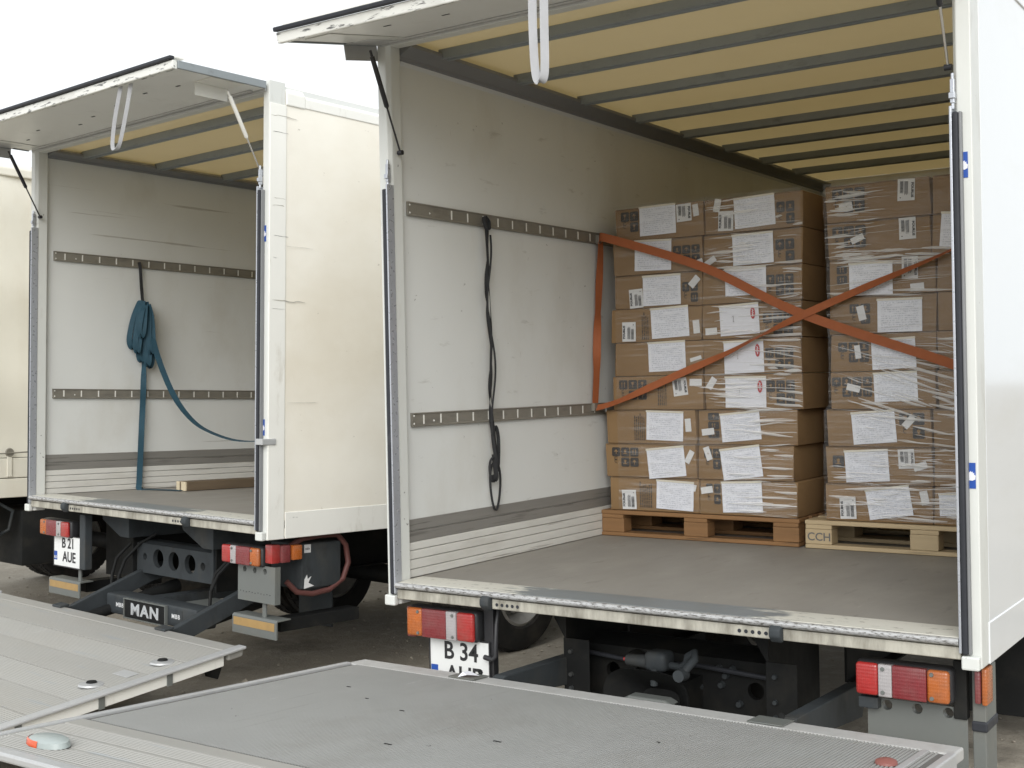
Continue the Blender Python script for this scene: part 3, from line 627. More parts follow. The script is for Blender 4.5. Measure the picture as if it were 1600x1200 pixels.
# ------------------------------------------------------------------ the second truck, standing on a slightly different slope
Mb = Matrix(((.99232,.12323,.0110),(-.12346,.99198,.0273),(-.0076,-.0285,.9996))).to_quaternion().to_matrix()
FB = 1.09
tb_ = Vector((-3.668, .684, .190+FH))-Mb@Vector((0,0,FB))
MWB = Mb.to_4x4(); MWB.translation = tb_
B = thing('box_truck', 'cream box truck with empty load bed, MAN badge and plate B 21 AUE', 'truck', MWB, lift=FB)
PB = dict(top=2.315, depth=5.40, cove=2.237, ext='cream_panel', trim='white_trim', worn=True, lining='interior_cracked', trimz=(2.205,2.268), latch=(.53, 1.86), skirt=.118,
          beams=[.335+.56*k for k in range(9)], rails=((1.590,.22),(.670,.22)), slots_to=2.4,
          hatch=((.0,2.272),(-.585,2.27)), brk=(.14,.34), strut_a=.20, strut_foot=(.02,1.83), strutL='strut_dark', strutR='strut_white',
          pull=(2.06,.32,.075), pullw=.020, pulldir=(.6,.8,0), lean=.11, stickers=((2.518,1.51),(2.516,.491)))
make_truck(B, PB)
gz = lambda x, y: -FH-.19+.0076*x+.0285*y                  # yard level in this truck's frame
MB().box(W-.003, W+.005, .004, .112, -.10, 2.20).build('corner_strip', 'white_trim', B, .003)
for y0, y1, z, h, mm in ((.01,.19,2.135,.012,'scrape_grey'),(.02,.13,2.05,.004,'scrape_dark'),(.03,.11,1.70,.004,'scrape_grey'),(.02,.10,1.66,.008,'scrape_grey'),(.03,.13,1.50,.004,'scrape_dark'),(.10,.30,1.452,.003,'scrape_grey'),(.02,.25,1.158,.012,'scrape_grey'),(.02,.11,1.115,.003,'scrape_dark'),(.12,.34,.62,.003,'scrape_grey')):
    pts = [(y0+(y1-y0)*k/8, z+random.uniform(-.3,.3)*h) for k in range(9)]
    top = [(a, b+h*random.uniform(.2,.6)) for a, b in pts][1:-1][::-1]
    xx = W+.0052
    MB().prism(pts+top, 'x', xx, xx+.0008).build('scrape', mm, B)
MB().box(W-.045, W+.012, -.04, .05, .40, .432).build('seal_clip', 'aluminium', B, .003)
lamp(B, .05, .42, -.262, -.150, .07, True)
lamp(B, 2.075, 2.42, -.262, -.152, .07, False)
plate(B, .175, .515, -.45, -.255, .09, 'B 21', 'AUE')
MB().box(.52, .585, .075, .13, -.45, -.099).build('plate_bracket', 'grey_steel', B, .006)
mg = MB(); holed_plate(mg, 2.175, 2.50, -.455, -.255, .095, [(2.235,-.285,.016),(2.325,-.285,.016),(2.415,-.285,.016)])
mg.box(2.495, 2.503, .0955, .13, -.455, -.255); mg.build('mudguard_panel', 'grey_panel', B)
for k in range(11): MB().lathe([(.0935,.0005),(.0935,.0028),(.0945,.003)], 6, (2.20+k*.026,0,-.405-.002*(k%3)), 'y').build('rivet', 'dark_steel', B)
for x0, xp in ((.107,.43), (2.13,2.36)):                   # split underrun guard
    u = MB().prism([(.09,-.64),(.09,-.545),(.10,-.535),(.19,-.535),(.19,-.542),(.102,-.546),(.102,-.64)], 'x', x0, x0+.39).build('underrun_guard', 'grey_panel', B, .003)
    MB().box(x0+.015, x0+.375, .0885, .0898, -.595, -.552).build('reflector', 'reflect_orange', u)
    MB().box(xp, xp+.03, .12, .132, -.55, -.43).build('guard_hanger', 'grey_panel', B, .002)
    MB().box(x0+.2, x0+.30, .19, .75, -.62, -.55).build('guard_arm', 'dark_steel', B, .004)
# side lamps, tool box with hose
sm = MB().box(2.44, 2.50, .075, .13, -.235, -.135).build('side_marker', 'lens_bright_red', B, .006, True)
MB().box(2.46, 2.515, .131, .19, -.235, -.14).build('side_lens', 'lens_red', sm, .008, True)
MB().box(2.47, 2.52, .20, .265, -.225, -.145).build('amber_lens', 'lens_amber', sm, .008, True)
tbx = MB().box(2.19, 2.47, .30, .58, -.40, -.15).build('tool_box', 'grey_steel', B, .012, True)
MB().box(2.4705, 2.472, .315, .36, -.20, -.155).build('box_label', 'tag_paper', tbx)
letter('box_mark', 'mbb', .018, (0,0,0), 'black_ink', tbx).matrix_basis = Matrix.Translation((2.4725,.337,-.178)) @ Matrix.Rotation(R(90),4,'Z') @ Matrix.Rotation(R(90),4,'X')
MB().prism([(.315,-.395),(.385,-.385),(.345,-.365),(.365,-.33),(.34,-.345),(.335,-.32),(.318,-.345)], 'x', 2.4705, 2.472).build('peeled_patch', 'tag_paper', tbx)
MB().tube([(2.44,.24,-.16),(2.47,.30,-.12),(2.475,.42,-.11),(2.47,.55,-.115),(2.46,.62,-.18),(2.46,.64,-.28),(2.46,.60,-.37),(2.46,.50,-.42),(2.46,.38,-.43),(2.45,.28,-.41),(2.44,.22,-.35)], .016, 10).build('air_hose', 'red_hose', B, 0, True)
MB().box(1.92, 2.22, .72, .735, -.69, -.46).build('mudflap', 'grey_steel', B, .004)
# chassis end, holed beam, MAN beam, lift arms
for cx in (.70, 1.60):
    MB().prism([(cx-.16,-.10),(cx-.15,-.14),(cx+.06,-.235),(cx+.16,-.235),(cx+.16,-.10)], 'y', .22, .90).build('frame_gusset', 'grey_steel', B, .003)
    MB().prism([(cx+.07,-.235),(cx+.07,-.50),(cx+.08,-.50),(cx+.08,-.235)], 'y', .30, .90).build('frame_end', 'dark_steel', B, .002)
hb_ = MB(); holed_plate(hb_, .765, 1.60, -.462, -.278, .33, [(.87,-.36,.022),(1.02,-.36,.058),(1.19,-.362,.058),(1.365,-.364,.058),(1.50,-.366,.024)], 28)
hb_.prism([(.33,-.278),(.37,-.262),(.45,-.262),(.45,-.27),(.372,-.27),(.333,-.286)], 'x', .765, 1.60); 
hb_.build('holed_beam', 'grey_steel', B)
MB().box(.745, .764, .32, .5, -.48, -.25).build('beam_end', 'grey_steel', B, .002); MB().box(1.601, 1.62, .32, .5, -.49, -.25).build('beam_end', 'grey_steel', B, .002)
mn = MB().box(.875, 1.83, .06, .20, -.675, -.555).build('lift_tube', 'grey_steel', B, .012, True, 3)
mp_ = MB().box(1.11, 1.545, .045, .0585, -.672, -.568).build('badge', 'dark_steel', mn, .003)
bf = MB()
for a in ((1.104,1.551,-.566,-.56),(1.104,1.551,-.68,-.674),(1.104,1.11,-.674,-.566),(1.545,1.551,-.674,-.566)): bf.box(a[0],a[1],.038,.0585,a[2],a[3])
bf.build('badge_frame', 'grey_panel', mn, .001)
letter('badge_lettering', 'MAN', .115, (1.328,.0435,-.622), 'lettering_silver', mn, .0045, 1.10, .80, space=1.16)
for x in (1.035, 1.635):
    MB().box(x-.062, x+.062, .0575, .0592, -.652, -.575).build('maker_plate', 'grey_steel', mn)
    letter('maker_lettering', 'MBB', .036, (x,.0562,-.615), 'tag_paper', mn, .0004, 1.15, 1, space=1.15)
for x in (.80, 1.90): MB().prism([(-.22,-.665),(-.17,-.622),(-.12,-.605),(.40,-.42),(.55,-.40),(.55,-.50),(.42,-.52),(-.10,-.70),(-.22,-.70)], 'x', x, x+.045).build('lift_arm', 'grey_steel', B, .004)
for x in (.90, 1.78): MB().tube([(x,-.15,-.70),(x,.55,-.56)], [.03,.045], 14).build('lift_cylinder', 'dark_steel', B, 0, True)
MB().box(1.15, 1.25, .20, .9, -.62, -.56).build('lift_brace', 'grey_steel', B, .004); MB().box(1.45,1.80,.21,.45,-.60,-.57).build('lift_step', 'grey_panel', B, .004)
for x, d in ((.73,.02), (.83,.0), (1.80,.02), (1.83,-.01)):
    MB().tube([(x+.06,.40,-.22),(x,.32,-.28),(x-.06,.25,-.38),(x-.08+d,.22,-.48),(x-.06+d,.20,-.58)], .010, 8).build('hydraulic_hose', 'dark_steel', B, 0, True)
# lift platform of planks, tip lowered
SB = math.atan(.13); HB = on_plate(-.20, -.610, SB); plb = pb(HB, .06, 2.60, .10, 1.85, -.05, -.012).build('lift_platform', 'plank_alu', B, .002)
pb(HB, .03, 2.635, .0, .098, -.05, -.002).build('hinge_profile', 'plank_alu', plb, .012)
a = .10; i = 0
while a < 1.80:
    w_ = .205; pp = pb(HB, .061, 2.597, a+.002, min(a+w_,1.85)-.002, -.0119, -.001-.001*(i % 2)).build('plank', 'plank_alu', plb, .002)
    rr = MB(); q_ = a+.014
    while q_ < a+w_-.014:
        rr.prism([HB(q_,-.002),HB(q_+.003,-.0003),HB(q_+.006,-.002)], 'x', .08, 2.58); q_ += .0135
    rr.build('plank_ribs', 'plank_alu', pp)['kind'] = 'stuff'
    a += w_; i += 1
pb(HB, 2.598, 2.66, -.0, 1.86, -.010, .006).build('edge_profile', 'aluminium', plb, .006)
pb(HB, 2.60, 2.635, .12, 1.86, -.066, -.013).build('edge_skirt', 'white_trim', plb, .003)
pb(HB, .0, .059, .0, 1.86, -.06, .01).build('edge_profile', 'aluminium', plb, .006)
for aa in (.42, .78, 1.18, 1.4): pb(HB, 2.6355, 2.642, aa, aa+.03, -.07, -.013).build('edge_strap', 'grey_panel', plb, .001)
MB().prism([HB(.06,-.051),HB(.16,-.051),HB(.14,-.13),HB(.10,-.15)], 'x', 2.50, 2.56).build('hinge_lug', 'dark_steel', plb, .004)
for x, aa in ((2.475,.37),(2.461,.745)):
    y, z = HB(aa, 0); b = MB().lathe([(z-.002,.062),(z+.006,.058),(z+.010,.03),(z+.0105,.0005)], 24, (x,y,0), 'z').build('foot_switch', 'aluminium', plb, 0, True)
    MB().lathe([(z+.0106,.026),(z+.018,.022),(z+.019,.0005)], 18, (x,y,0), 'z').build('switch_button', 'dark_steel', b, 0, True)
pb(HB, 2.40, 2.53, .535, .60, .0002, .0025).build('warning_plate', 'aluminium', plb, .001)
for x in (.82, 1.93): pb(HB, x-.05, x+.05, -.02, .04, -.0015, .012).build('hinge_cover', 'grey_steel', plb, .004)
for x0, x1 in ((.10,.60),(1.96,2.46)):
    for xa, o_ in ((x0,-1),(x1-.235,1)): wheel(B, xa, xa+.235, 2.15, gz(x0+.2,2.15)+.388, .39, .215, o_)
MB().tube([(.4,2.15,gz(1.3,2.15)+.39),(2.15,2.15,gz(1.3,2.15)+.39)], .07, 16).build('axle', 'dark_steel', B, 0, True)
for x0 in (.08, 2.21): wheel(B, x0, x0+.26, 5.7, gz(x0,5.7)+.388, .39, .215, outer=1 if x0 > 1 else -1)
MB().box(.10,.62,2.0-.42,2.0-.41,-.80,-.2).build('mudflap','rubber',B,.003)

# ------------------------------------------------------------------ third truck with tarpaulin body
MWC = MWB @ Matrix.Translation((-3.50, -.45, 0)); 
C = thing('tarpaulin_truck', 'cream tarpaulin truck with buckled side curtain beside the MAN truck', 'truck', MWC, lift=FB)
WC = 2.5; gC = lambda x, y: gz(x-3.5, y-.45)
tp = MB(); ny, nz = 40, 24; DC = 7.0
vs_ = []; fs_ = []
for j in range(nz+1):
    for i in range(ny+1):
        y = DC*i/ny; z = .20+(2.30-.20)*j/nz
        bul = .022*math.sin(y*4.1+z)*math.sin(3.1416*j/nz)+.012*math.sin(y*11+z*3)+.012*math.sin(z*9+y*1.7)
        vs_.append((WC-.02+bul, y, z))
fs_ = [(j*(ny+1)+i, j*(ny+1)+i+1, (j+1)*(ny+1)+i+1, (j+1)*(ny+1)+i) for j in range(nz) for i in range(ny)]
tp.add(vs_, fs_); tp.build('tarpaulin', 'tarpaulin', C, 0, True)
MB().box(.02, WC-.06, 0, DC, .20, 2.31).build('curtain_body', 'tarpaulin', C, .03, True)
MB().prism([(WC-.06,2.28),(WC+.01,2.27),(WC+.012,2.33),(WC-.04,2.37),(.04,2.37),(-.01,2.33),(-.01,2.27),(.04,2.28)], 'y', -.02, DC+.02).build('roof_cover', 'tarpaulin', C, .01)
for z0, z1 in ((-.095,.045),(.05,.195)): MB().box(0, WC, .0, DC, z0, z1).build('side_board', 'tarpaulin', C, .006)
for k in range(12):
    y = .30+k*.51; b = MB().lathe([(WC+.012,.0005),(WC+.016,.03),(WC+.004,.034)], 18, (0,y,.237)).build('buckle', 'rail_metal', C, 0, True)
    MB().box(WC+.002, WC+.010, y-.018, y+.018, .06, .235).build('buckle_strap', 'tarpaulin', b, .002)
MB().tube([(WC+.022,.0,.235)]+[(WC+.022,.25*k,.235+.006*math.sin(k*1.9)) for k in range(1,26)], .005, 8).build('lacing_rope', 'rail_metal', C, 0, True)
for cx in (.75, 1.68): MB().box(cx, cx+.07, .2, DC, -.40, -.10).build('chassis_rail', 'dark_steel', C, .004)
for x0, x1 in ((.05,.55),(1.95,2.45)):
    for xa, o_ in ((x0,-1),(x1-.235,1)): wheel(C, xa, xa+.235, 2.45, gC(x0+.2,2.45)+.398, .40, .23, o_)
MB().tube([(.4,2.45,gC(1.3,2.45)+.39),(2.1,2.45,gC(1.3,2.45)+.39)], .07, 16).build('axle', 'dark_steel', C, 0, True)
for x0 in (.05, 2.19): wheel(C, x0, x0+.26, 6.3, gC(x0,6.3)+.398, .40, .23, 1 if x0 > 1 else -1)
ln = MB().box(2.30, 2.46, .62, .76, -.35, -.14).build('side_lamp', 'grey_panel', C, .01, True)
MB().box(2.4605, 2.47, .655, .725, -.32, -.22).build('amber_lens', 'reflect_orange', ln, .004)
MB().tube([(2.35,.5,-.12),(2.42,.7,-.10),(2.42,.88,-.2),(2.40,.86,-.34),(2.38,.70,-.42),(2.36,.55,-.40)], .014, 10).build('air_hose', 'grey_steel', C, 0, True)
MB().box(1.9, 2.42, .95, 1.5, -.62, -.2).build('tool_box', 'dark_steel', C, .02, True)
MB().box(1.95, 2.45, 1.92, 1.935, -.82, -.2).build('mudflap', 'dark_steel', C, .003)

# ------------------------------------------------------------------ pallets
def pallet(x0, y0, mt, label, stamp=None, w=1.18, d=.80, wl=None):
    T = thing('pallet', label, 'pallet', Matrix.Translation((x0, y0, FH)), 'pallets on the truck floor')
    bw = .142
    for by, bd in ((0,.10),(d/2-.0725,.145),(d-.10,.10)):
        MB().box(0, w, by+.002, by+bd-.002, 0, .021).build('bottom_board', mt, T, .004)
        for bx in (0, w/2-bw/2, w-bw):
            j = random.uniform(-.006, .006)
            bl = MB().box(bx+max(0,j), bx+bw+min(0,j), by+.004, by+bd-.004, .0212, .0985).build('block', mt, T, .005)
            if stamp and by == 0 and bx == 0: letter('stamp', stamp, .052, (bx+.073, by+.0036, .058), 'scrape_dark', bl, .0008, 1.12, 1.1)
    for bx in (0, w/2-bw/2, w-bw): MB().box(bx+.003, bx+bw-.003, 0.003, d-.003, .0988, .1205).build('stringer_board', mt, T, .003)
    for k in range(5):
        ww = .145 if k in (0,2,4) else .10; by = [0,.185,d/2-.0725,d-.285,d-.145][k]
        MB().box(-.002+random.uniform(-.003,.003), w+random.uniform(-.003,.004), by, by+ww, .1207, .1435).build('deck_board', mt, T, .005)
    return T
YP = 1.80
pallet(.045, YP, 'wood_brown', 'worn reddish brown wooden pallet beside the wall with the lashing rails', w=1.165)
pallet(1.245, YP-.005, 'wood_pale', 'pale new wooden pallet with CCH stamped on its corner block', 'CCH', w=1.20)

# ------------------------------------------------------------------ cartons
# stack, column, row from the top, kind, x, z, width, height, turn
PAPERS=[('L',0,1,'doc',0.432,1.741,0.221,0.159,0.7),
('L',0,1,'lab',0.591,1.767,0.089,0.095,2.1),
('L',0,1,'tag',0.662,1.774,0.033,0.064,6.7),
('L',0,1,'pic',0.257,1.745,0.116,0.119,0),
('L',1,1,'tag',0.788,1.79,0.038,0.068,-12.4),
('L',1,1,'lab',0.835,1.7,0.086,0.104,-2.1),
('L',1,1,'doc',0.998,1.735,0.226,0.159,2.2),
('L',1,1,'pic',1.167,1.714,0.104,0.123,0),
('L',0,2,'doc',0.399,1.56,0.225,0.166,-1.8),
('L',0,2,'pic',0.601,1.542,0.166,0.104,0),
('L',0,2,'tag',0.662,1.491,0.074,0.029,16.9),
('L',1,2,'tag',0.742,1.493,0.067,0.032,31.6),
('L',1,2,'doc',0.985,1.542,0.226,0.16,1.2),
('L',1,2,'pic',1.16,1.522,0.108,0.122,0),
('L',1,3,'tag',0.76,1.447,0.028,0.033,56.3),
('L',0,3,'tag',0.646,1.392,0.067,0.039,45.6),
('L',0,3,'doc',0.449,1.357,0.23,0.164,0.2),
('L',0,3,'lab',0.29,1.319,0.085,0.104,3.3),
('L',0,3,'pic',0.619,1.338,0.099,0.116,0),
('L',1,3,'doc',0.944,1.379,0.23,0.145,0.3),
('L',1,3,'pic',1.133,1.345,0.155,0.115,0),
('L',0,4,'lab',0.245,1.137,0.085,0.107,-0.6),
('L',0,4,'doc',0.499,1.187,0.227,0.164,2.5),
('L',0,4,'tag',0.657,1.149,0.038,0.071,4.6),
('L',0,4,'txt',0.351,1.161,0.05,0.143,0),
('L',1,4,'tag',0.743,1.12,0.068,0.037,2),
('L',1,4,'logo',0.905,1.176,0.221,0.159,2.5),
('L',1,4,'pic',1.117,1.148,0.17,0.121,0),
('L',0,5,'doc',0.473,0.997,0.225,0.16,1.4),
('L',0,5,'tag',0.646,0.978,0.068,0.02,14.5),
('L',1,5,'logo',0.927,0.98,0.223,0.168,1.3),
('L',1,5,'pic',1.123,0.967,0.16,0.119,0),
('L',0,6,'pic',0.262,0.815,0.18,0.116,0),
('L',0,6,'lab',0.553,0.828,0.086,0.095,7),
('L',0,6,'tag',0.647,0.851,0.072,0.037,-0.9),
('L',0,6,'txt',0.445,0.784,0.055,0.112,0),
('L',1,6,'tag',0.737,0.845,0.066,0.036,55.3),
('L',1,6,'logo',0.931,0.795,0.229,0.161,-0.1),
('L',1,6,'pic',1.124,0.791,0.16,0.134,0),
('L',0,7,'doc',0.454,0.616,0.224,0.159,-1.8),
('L',0,7,'tag',0.595,0.621,0.035,0.07,4),
('L',0,7,'txt',0.298,0.609,0.066,0.146,0),
('L',1,7,'pic',0.742,0.62,0.071,0.141,0),
('L',1,7,'doc',0.897,0.614,0.223,0.149,4.9),
('L',1,7,'tag',0.709,0.586,0.072,0.035,6.6),
('L',0,8,'pic',0.204,0.445,0.174,0.113,0),
('L',0,8,'doc',0.46,0.417,0.227,0.163,5.7),
('L',0,8,'tag',0.6,0.45,0.073,0.032,61.3),
('L',1,8,'pic',0.733,0.45,0.102,0.116,0),
('L',1,8,'tag',0.708,0.47,0.034,0.073,19.2),
('L',1,8,'doc',0.899,0.424,0.225,0.164,7.5),
('L',0,9,'lab',0.222,0.206,0.089,0.107,2.2),
('L',0,9,'txt',0.33,0.235,0.082,0.138,0),
('L',0,9,'doc',0.506,0.238,0.224,0.156,-2.3),
('L',0,9,'tag',0.601,0.288,0.066,0.035,-14.3),
('L',1,9,'tag',0.698,0.275,0.069,0.035,9.5),
('L',1,9,'pic',0.735,0.263,0.09,0.115,0),
('L',1,9,'doc',0.9,0.244,0.226,0.161,2.4),
('R',0,1,'lab',1.787,1.766,0.083,0.106,-2.2),
('R',0,1,'tag',1.487,1.711,0.067,0.038,8.1),
('R',0,1,'pic',1.5,1.743,0.171,0.127,0),
('R',0,2,'lab',1.789,1.579,0.081,0.104,0.9),
('R',0,2,'tag',1.542,1.548,0.067,0.031,22.1),
('R',0,2,'pic',1.499,1.56,0.176,0.116,0),
('R',0,3,'doc',1.605,1.343,0.216,0.16,-0.2),
('R',0,3,'lab',1.797,1.389,0.078,0.108,-0.9),
('R',0,3,'tag',1.831,1.293,0.066,0.037,2.7),
('R',0,3,'pic',1.459,1.38,0.059,0.098,0),
('R',0,4,'doc',1.743,1.159,0.217,0.161,-0.6),
('R',0,4,'tag',1.554,1.18,0.038,0.072,12.6),
('R',0,4,'pic',1.546,1.176,0.11,0.107,0),
('R',0,5,'doc',1.711,0.975,0.215,0.148,2.2),
('R',0,5,'tag',1.533,0.988,0.029,0.066,6.8),
('R',0,5,'pic',1.511,0.987,0.162,0.107,0),
('R',0,6,'doc',1.719,0.813,0.212,0.142,1.7),
('R',0,6,'tag',1.509,0.81,0.068,0.033,-14),
('R',0,6,'pic',1.501,0.817,0.21,0.105,0),
('R',0,7,'doc',1.605,0.614,0.216,0.158,4.2),
('R',0,7,'tag',1.778,0.642,0.069,0.035,47.3),
('R',0,7,'pic',1.791,0.623,0.129,0.132,0),
('R',0,8,'doc',1.566,0.423,0.218,0.156,3.1),
('R',0,8,'lab',1.761,0.461,0.079,0.094,2.9),
('R',0,8,'tag',1.828,0.427,0.067,0.035,18.1),
('R',0,8,'pic',1.421,0.458,0.065,0.067,0),
('R',0,9,'lab',1.466,0.21,0.082,0.107,2.4),
('R',0,9,'doc',1.673,0.245,0.217,0.148,8.7),
('R',0,9,'tag',1.845,0.275,0.038,0.068,10.8),
('R',1,9,'doc',1.982,0.246,0.135,0.106,2.3),
('R',1,2,'doc',2.03,1.574,0.165,0.163,-5),]
XL0=[.163,.143,.15,.13,.146,.133,.084,.075,.096]; XL1=[.708,.697,.692,.688,.692,.692,.643,.639,.65]; XL2=[1.262,1.257,1.253,1.246,1.243,1.245,1.212,1.188,1.204]
XR0=[1.38,1.385,1.391,1.389,1.393,1.39,1.363,1.354,1.347]; XR1=[1.905,1.902,1.921,1.921,1.918,1.915,1.888,1.888,1.885]
ORD = ['bottom','second','third','fourth','fifth','sixth','seventh','eighth','top']
# shared sheets of paper, unit size
def sheet(name, mt, edge=None, n=6):
    mb = MB(); vs = []
    for j in range(n+1):
        for i in range(n+1):
            x = i/n-.5; z = j/n-.5; vs.append((x, -.0012-.003*abs(math.sin(3*x+5*z))*(.3+abs(z)), z))
    mb.add(vs, [(j*(n+1)+i, j*(n+1)+i+1, (j+1)*(n+1)+i+1, (j+1)*(n+1)+i) for j in range(n) for i in range(n)])
    if edge:
        mb.cur = 1; mb.box(-.51, .51, -.0062, -.0045, .455, .52); mb.cur = 0
    return mb.mesh(name, [mt, edge] if edge else mt, 0, True)
ME_DOC = sheet('delivery_note', 'sheet_print', 'pouch_edge'); ME_TAG = sheet('tag', 'tag_paper', n=2); ME_LAB = sheet('product_label', 'tag_paper', n=3); ME_LOGO = sheet('delivery_note', 'white_paper', 'pouch_edge')
def bars():
    mb = MB(); rnd = random.Random(3); z = -.40
    while z < .15:
        h = rnd.choice((.008,.014,.02)); mb.box(.16, .36, -.0042, -.0036, z, z+h); z += h+rnd.choice((.01,.016))
    for k in range(4): mb.box(-.10+k*.055, -.075+k*.055, -.0042, -.0036, -.38, .20+.05*(k % 2))
    mb.box(.30,.36,-.0042,-.0036,.33,.38)
    return mb.mesh('bar_code', 'black_ink')
ME_BAR = bars()
def pics(w, h, seed):
    """printed handling pictograms: dark squares with kraft symbols left open, CE mark and ring"""
    rnd = random.Random(seed); mb = MB(); nx = max(1, round(w/.058)); nz = max(1, round(h/.055)); cw, ch = w/nx, h/nz
    for i in range(nx):
        for j in range(nz):
            x, z = -w/2+i*cw, -h/2+j*ch
            if i == 0 and nx > 1 and j < nz-1: continue
            m_ = .0035; x0, x1, z0, z1 = x+m_, x+cw-m_, z+m_, z+ch-m_; r = .005
            mb.cur = 0
            mb.add([(x0+r,-.0008,z0),(x1-r,-.0008,z0),(x1,-.0008,z0+r),(x1,-.0008,z1-r),(x1-r,-.0008,z1),(x0+r,-.0008,z1),(x0,-.0008,z1-r),(x0,-.0008,z0+r)], [tuple(range(8))])
            mb.cur = 1; cx, cz = (x0+x1)/2, (z0+z1)/2; s = min(cw, ch)*.5; k = rnd.randrange(4)
            def poly(p): mb.add([(cx+a*s,-.0014,cz+b*s) for a, b in p], [tuple(range(len(p)))])
            if k == 0:
                for dx in (-.28,.28): poly([(dx-.07,-.5),(dx+.07,-.5),(dx+.07,.15),(dx+.2,.15),(dx,.55),(dx-.2,.15),(dx-.07,.15)])
            elif k == 1: poly([(-.3,.5),(.3,.5),(.2,.05),(.05,-.05),(.05,-.4),(.25,-.5),(-.25,-.5),(-.05,-.4),(-.05,-.05),(-.2,.05)])
            elif k == 2: poly([(-.5,.0),(0,.5),(.5,0),(.1,.05),(.1,-.4),(-.05,-.5),(-.05,.05)])
            else: poly([(-.45,-.4),(.45,-.4),(.45,-.3),(.1,-.2),(.3,.3),(0,.5),(-.3,.3),(-.1,-.2),(-.45,-.3)])
    if nx > 1:                                             # CE mark and recycling ring in the free column
        x = -w/2+cw*.5; mb.cur = 0
        for dz, flip in ((-.3, 1), (-.05, 1)):
            for a in range(7):
                t0, t1 = 1.0+a*.6, 1.6+a*.6; r1, r2 = .011, .008; zc_ = -h/2+ch*.9+dz*ch
                mb.add([(x+r1*math.cos(t0),-.0008,zc_+r1*math.sin(t0)),(x+r1*math.cos(t1),-.0008,zc_+r1*math.sin(t1)),(x+r2*math.cos(t1),-.0008,zc_+r2*math.sin(t1)),(x+r2*math.cos(t0),-.0008,zc_+r2*math.sin(t0))], [(0,1,2,3)])
    return mb.mesh('handling_print', ['print_ink', 'cardboard'])
def txt(w, h, seed):
    rnd = random.Random(seed); mb = MB(); x = -w/2
    while x < w/2-.006:
        z = -h/2; e = h/2*rnd.uniform(.5, 1)
        while z < e:
            l = rnd.uniform(.006,.02); mb.add([(x,-.0008,z),(x+.0055,-.0008,z),(x+.0055,-.0008,z+l),(x,-.0008,z+l)], [(0,1,2,3)]); z += l+.004
        x += .0115
    return mb.mesh('small_print', 'print_ink')
def place(name, me, parent, x, y, z, sx, sz, rot):
    o = bpy.data.objects.new(name, me); COL.objects.link(o); o.parent = parent
    o.matrix_basis = Matrix.Translation((x, y, z)) @ Matrix.Rotation(R(-rot), 4, 'Y') @ Matrix.Diagonal((sx, 1, sz, 1)); return o
H0, H1 = .1445, 1.822; BH = (H1-H0)/9
def carton(st, col, row, x0, x1, label, grp, dep=.76):
    k = 9-row; z0 = H0+k*BH; rnd = random.Random(hash((st == 'L', col, row)) % 999)
    yf = YP+.012+rnd.uniform(-.006,.006); w = x1-x0; T = thing('carton', label, 'carton', Matrix.Translation((x0, yf, FH+z0)), grp)
    mb = MB(); mb.box(.002, w-.002, 0, dep, .0008, BH-.0012); me = mb.mesh('carton_body', 'cardboard', .006, True, 2)
    for v in me.vertices:                                  # cartons are never quite true
        v.co.x += .004*math.sin(v.co.z*20+row+col*2); v.co.y += .003*math.sin(v.co.x*9+row)
    obj('carton_body', me, T)
    fl = MB(); fl.box(.012, w-.012, -.0006, .0, BH*.985-.004, BH*.985-.0025); fl.build('flap_edge', 'print_ink', T)
    for i, (a, b, c, kind, x, z, sw, sh, rot) in enumerate(PAPERS):
        if (a, b, c) != (st, col, row): continue
        z = min(max(z-z0, sh/2+.004), BH-sh/2-.002) if sh < BH else BH/2; x = x-x0
        if kind in ('doc', 'logo'):
            o = place('delivery_note', ME_DOC if kind == 'doc' else ME_LOGO, T, x, -.004, z, sw, sh, rot)
            if kind == 'logo':
                l = MB().disc((.36,-.0075,.18), .060, 'y', 20, .20).build('logo', 'logo_red', o)
                MB().ribbon([(.345,-.0085,.30),(.37,-.0085,.26),(.35,-.0085,.22),(.372,-.0085,.18),(.348,-.0085,.14),(.37,-.0085,.10),(.355,-.0085,.06)], [(1,0,0)], .018, .0003).build('logo_mark', 'white_paper', o)
                MB().ribbon([(-.17,-.006,.10),(-.15,-.006,.14),(-.135,-.006,.11),(-.15,-.006,-.06),(-.13,-.006,-.03)], [(1,0,0)], .006, .0004).build('handwriting', 'scrape_dark', o)
        elif kind == 'lab':
            o = place('product_label', ME_LAB, T, x, -.002, z, sw, sh, rot); place('bar_code', ME_BAR, o, 0, 0, 0, 1, 1, 0)
            l = letter('label_lettering', 'FOURLIS', .19, (0,0,0), 'black_ink', o, .008)
            up_ = 90 if x < w/2 else -90
            l.matrix_basis = Matrix.Translation((-.36 if up_ > 0 else .36, -.0040, -.02)) @ Matrix.Rotation(R(-up_),4,'Y') @ Matrix.Rotation(R(90),4,'X') @ Matrix.Diagonal((.95,1,1,1))
            if up_ < 0: o.children[0].matrix_basis = Matrix.Rotation(math.pi,4,'Y')
        elif kind == 'tag': place('tag', ME_TAG, T, x, -.003, z, sw, sh, rot)
        elif kind == 'pic': place('handling_print', pics(sw, min(sh,BH-.03), i), T, x, -.0030, min(z, BH-.075), 1, 1, 0)
        else: place('small_print', txt(sw, min(sh,BH-.03), i), T, x, -.0030, z, 1, 1, 0)
    return T
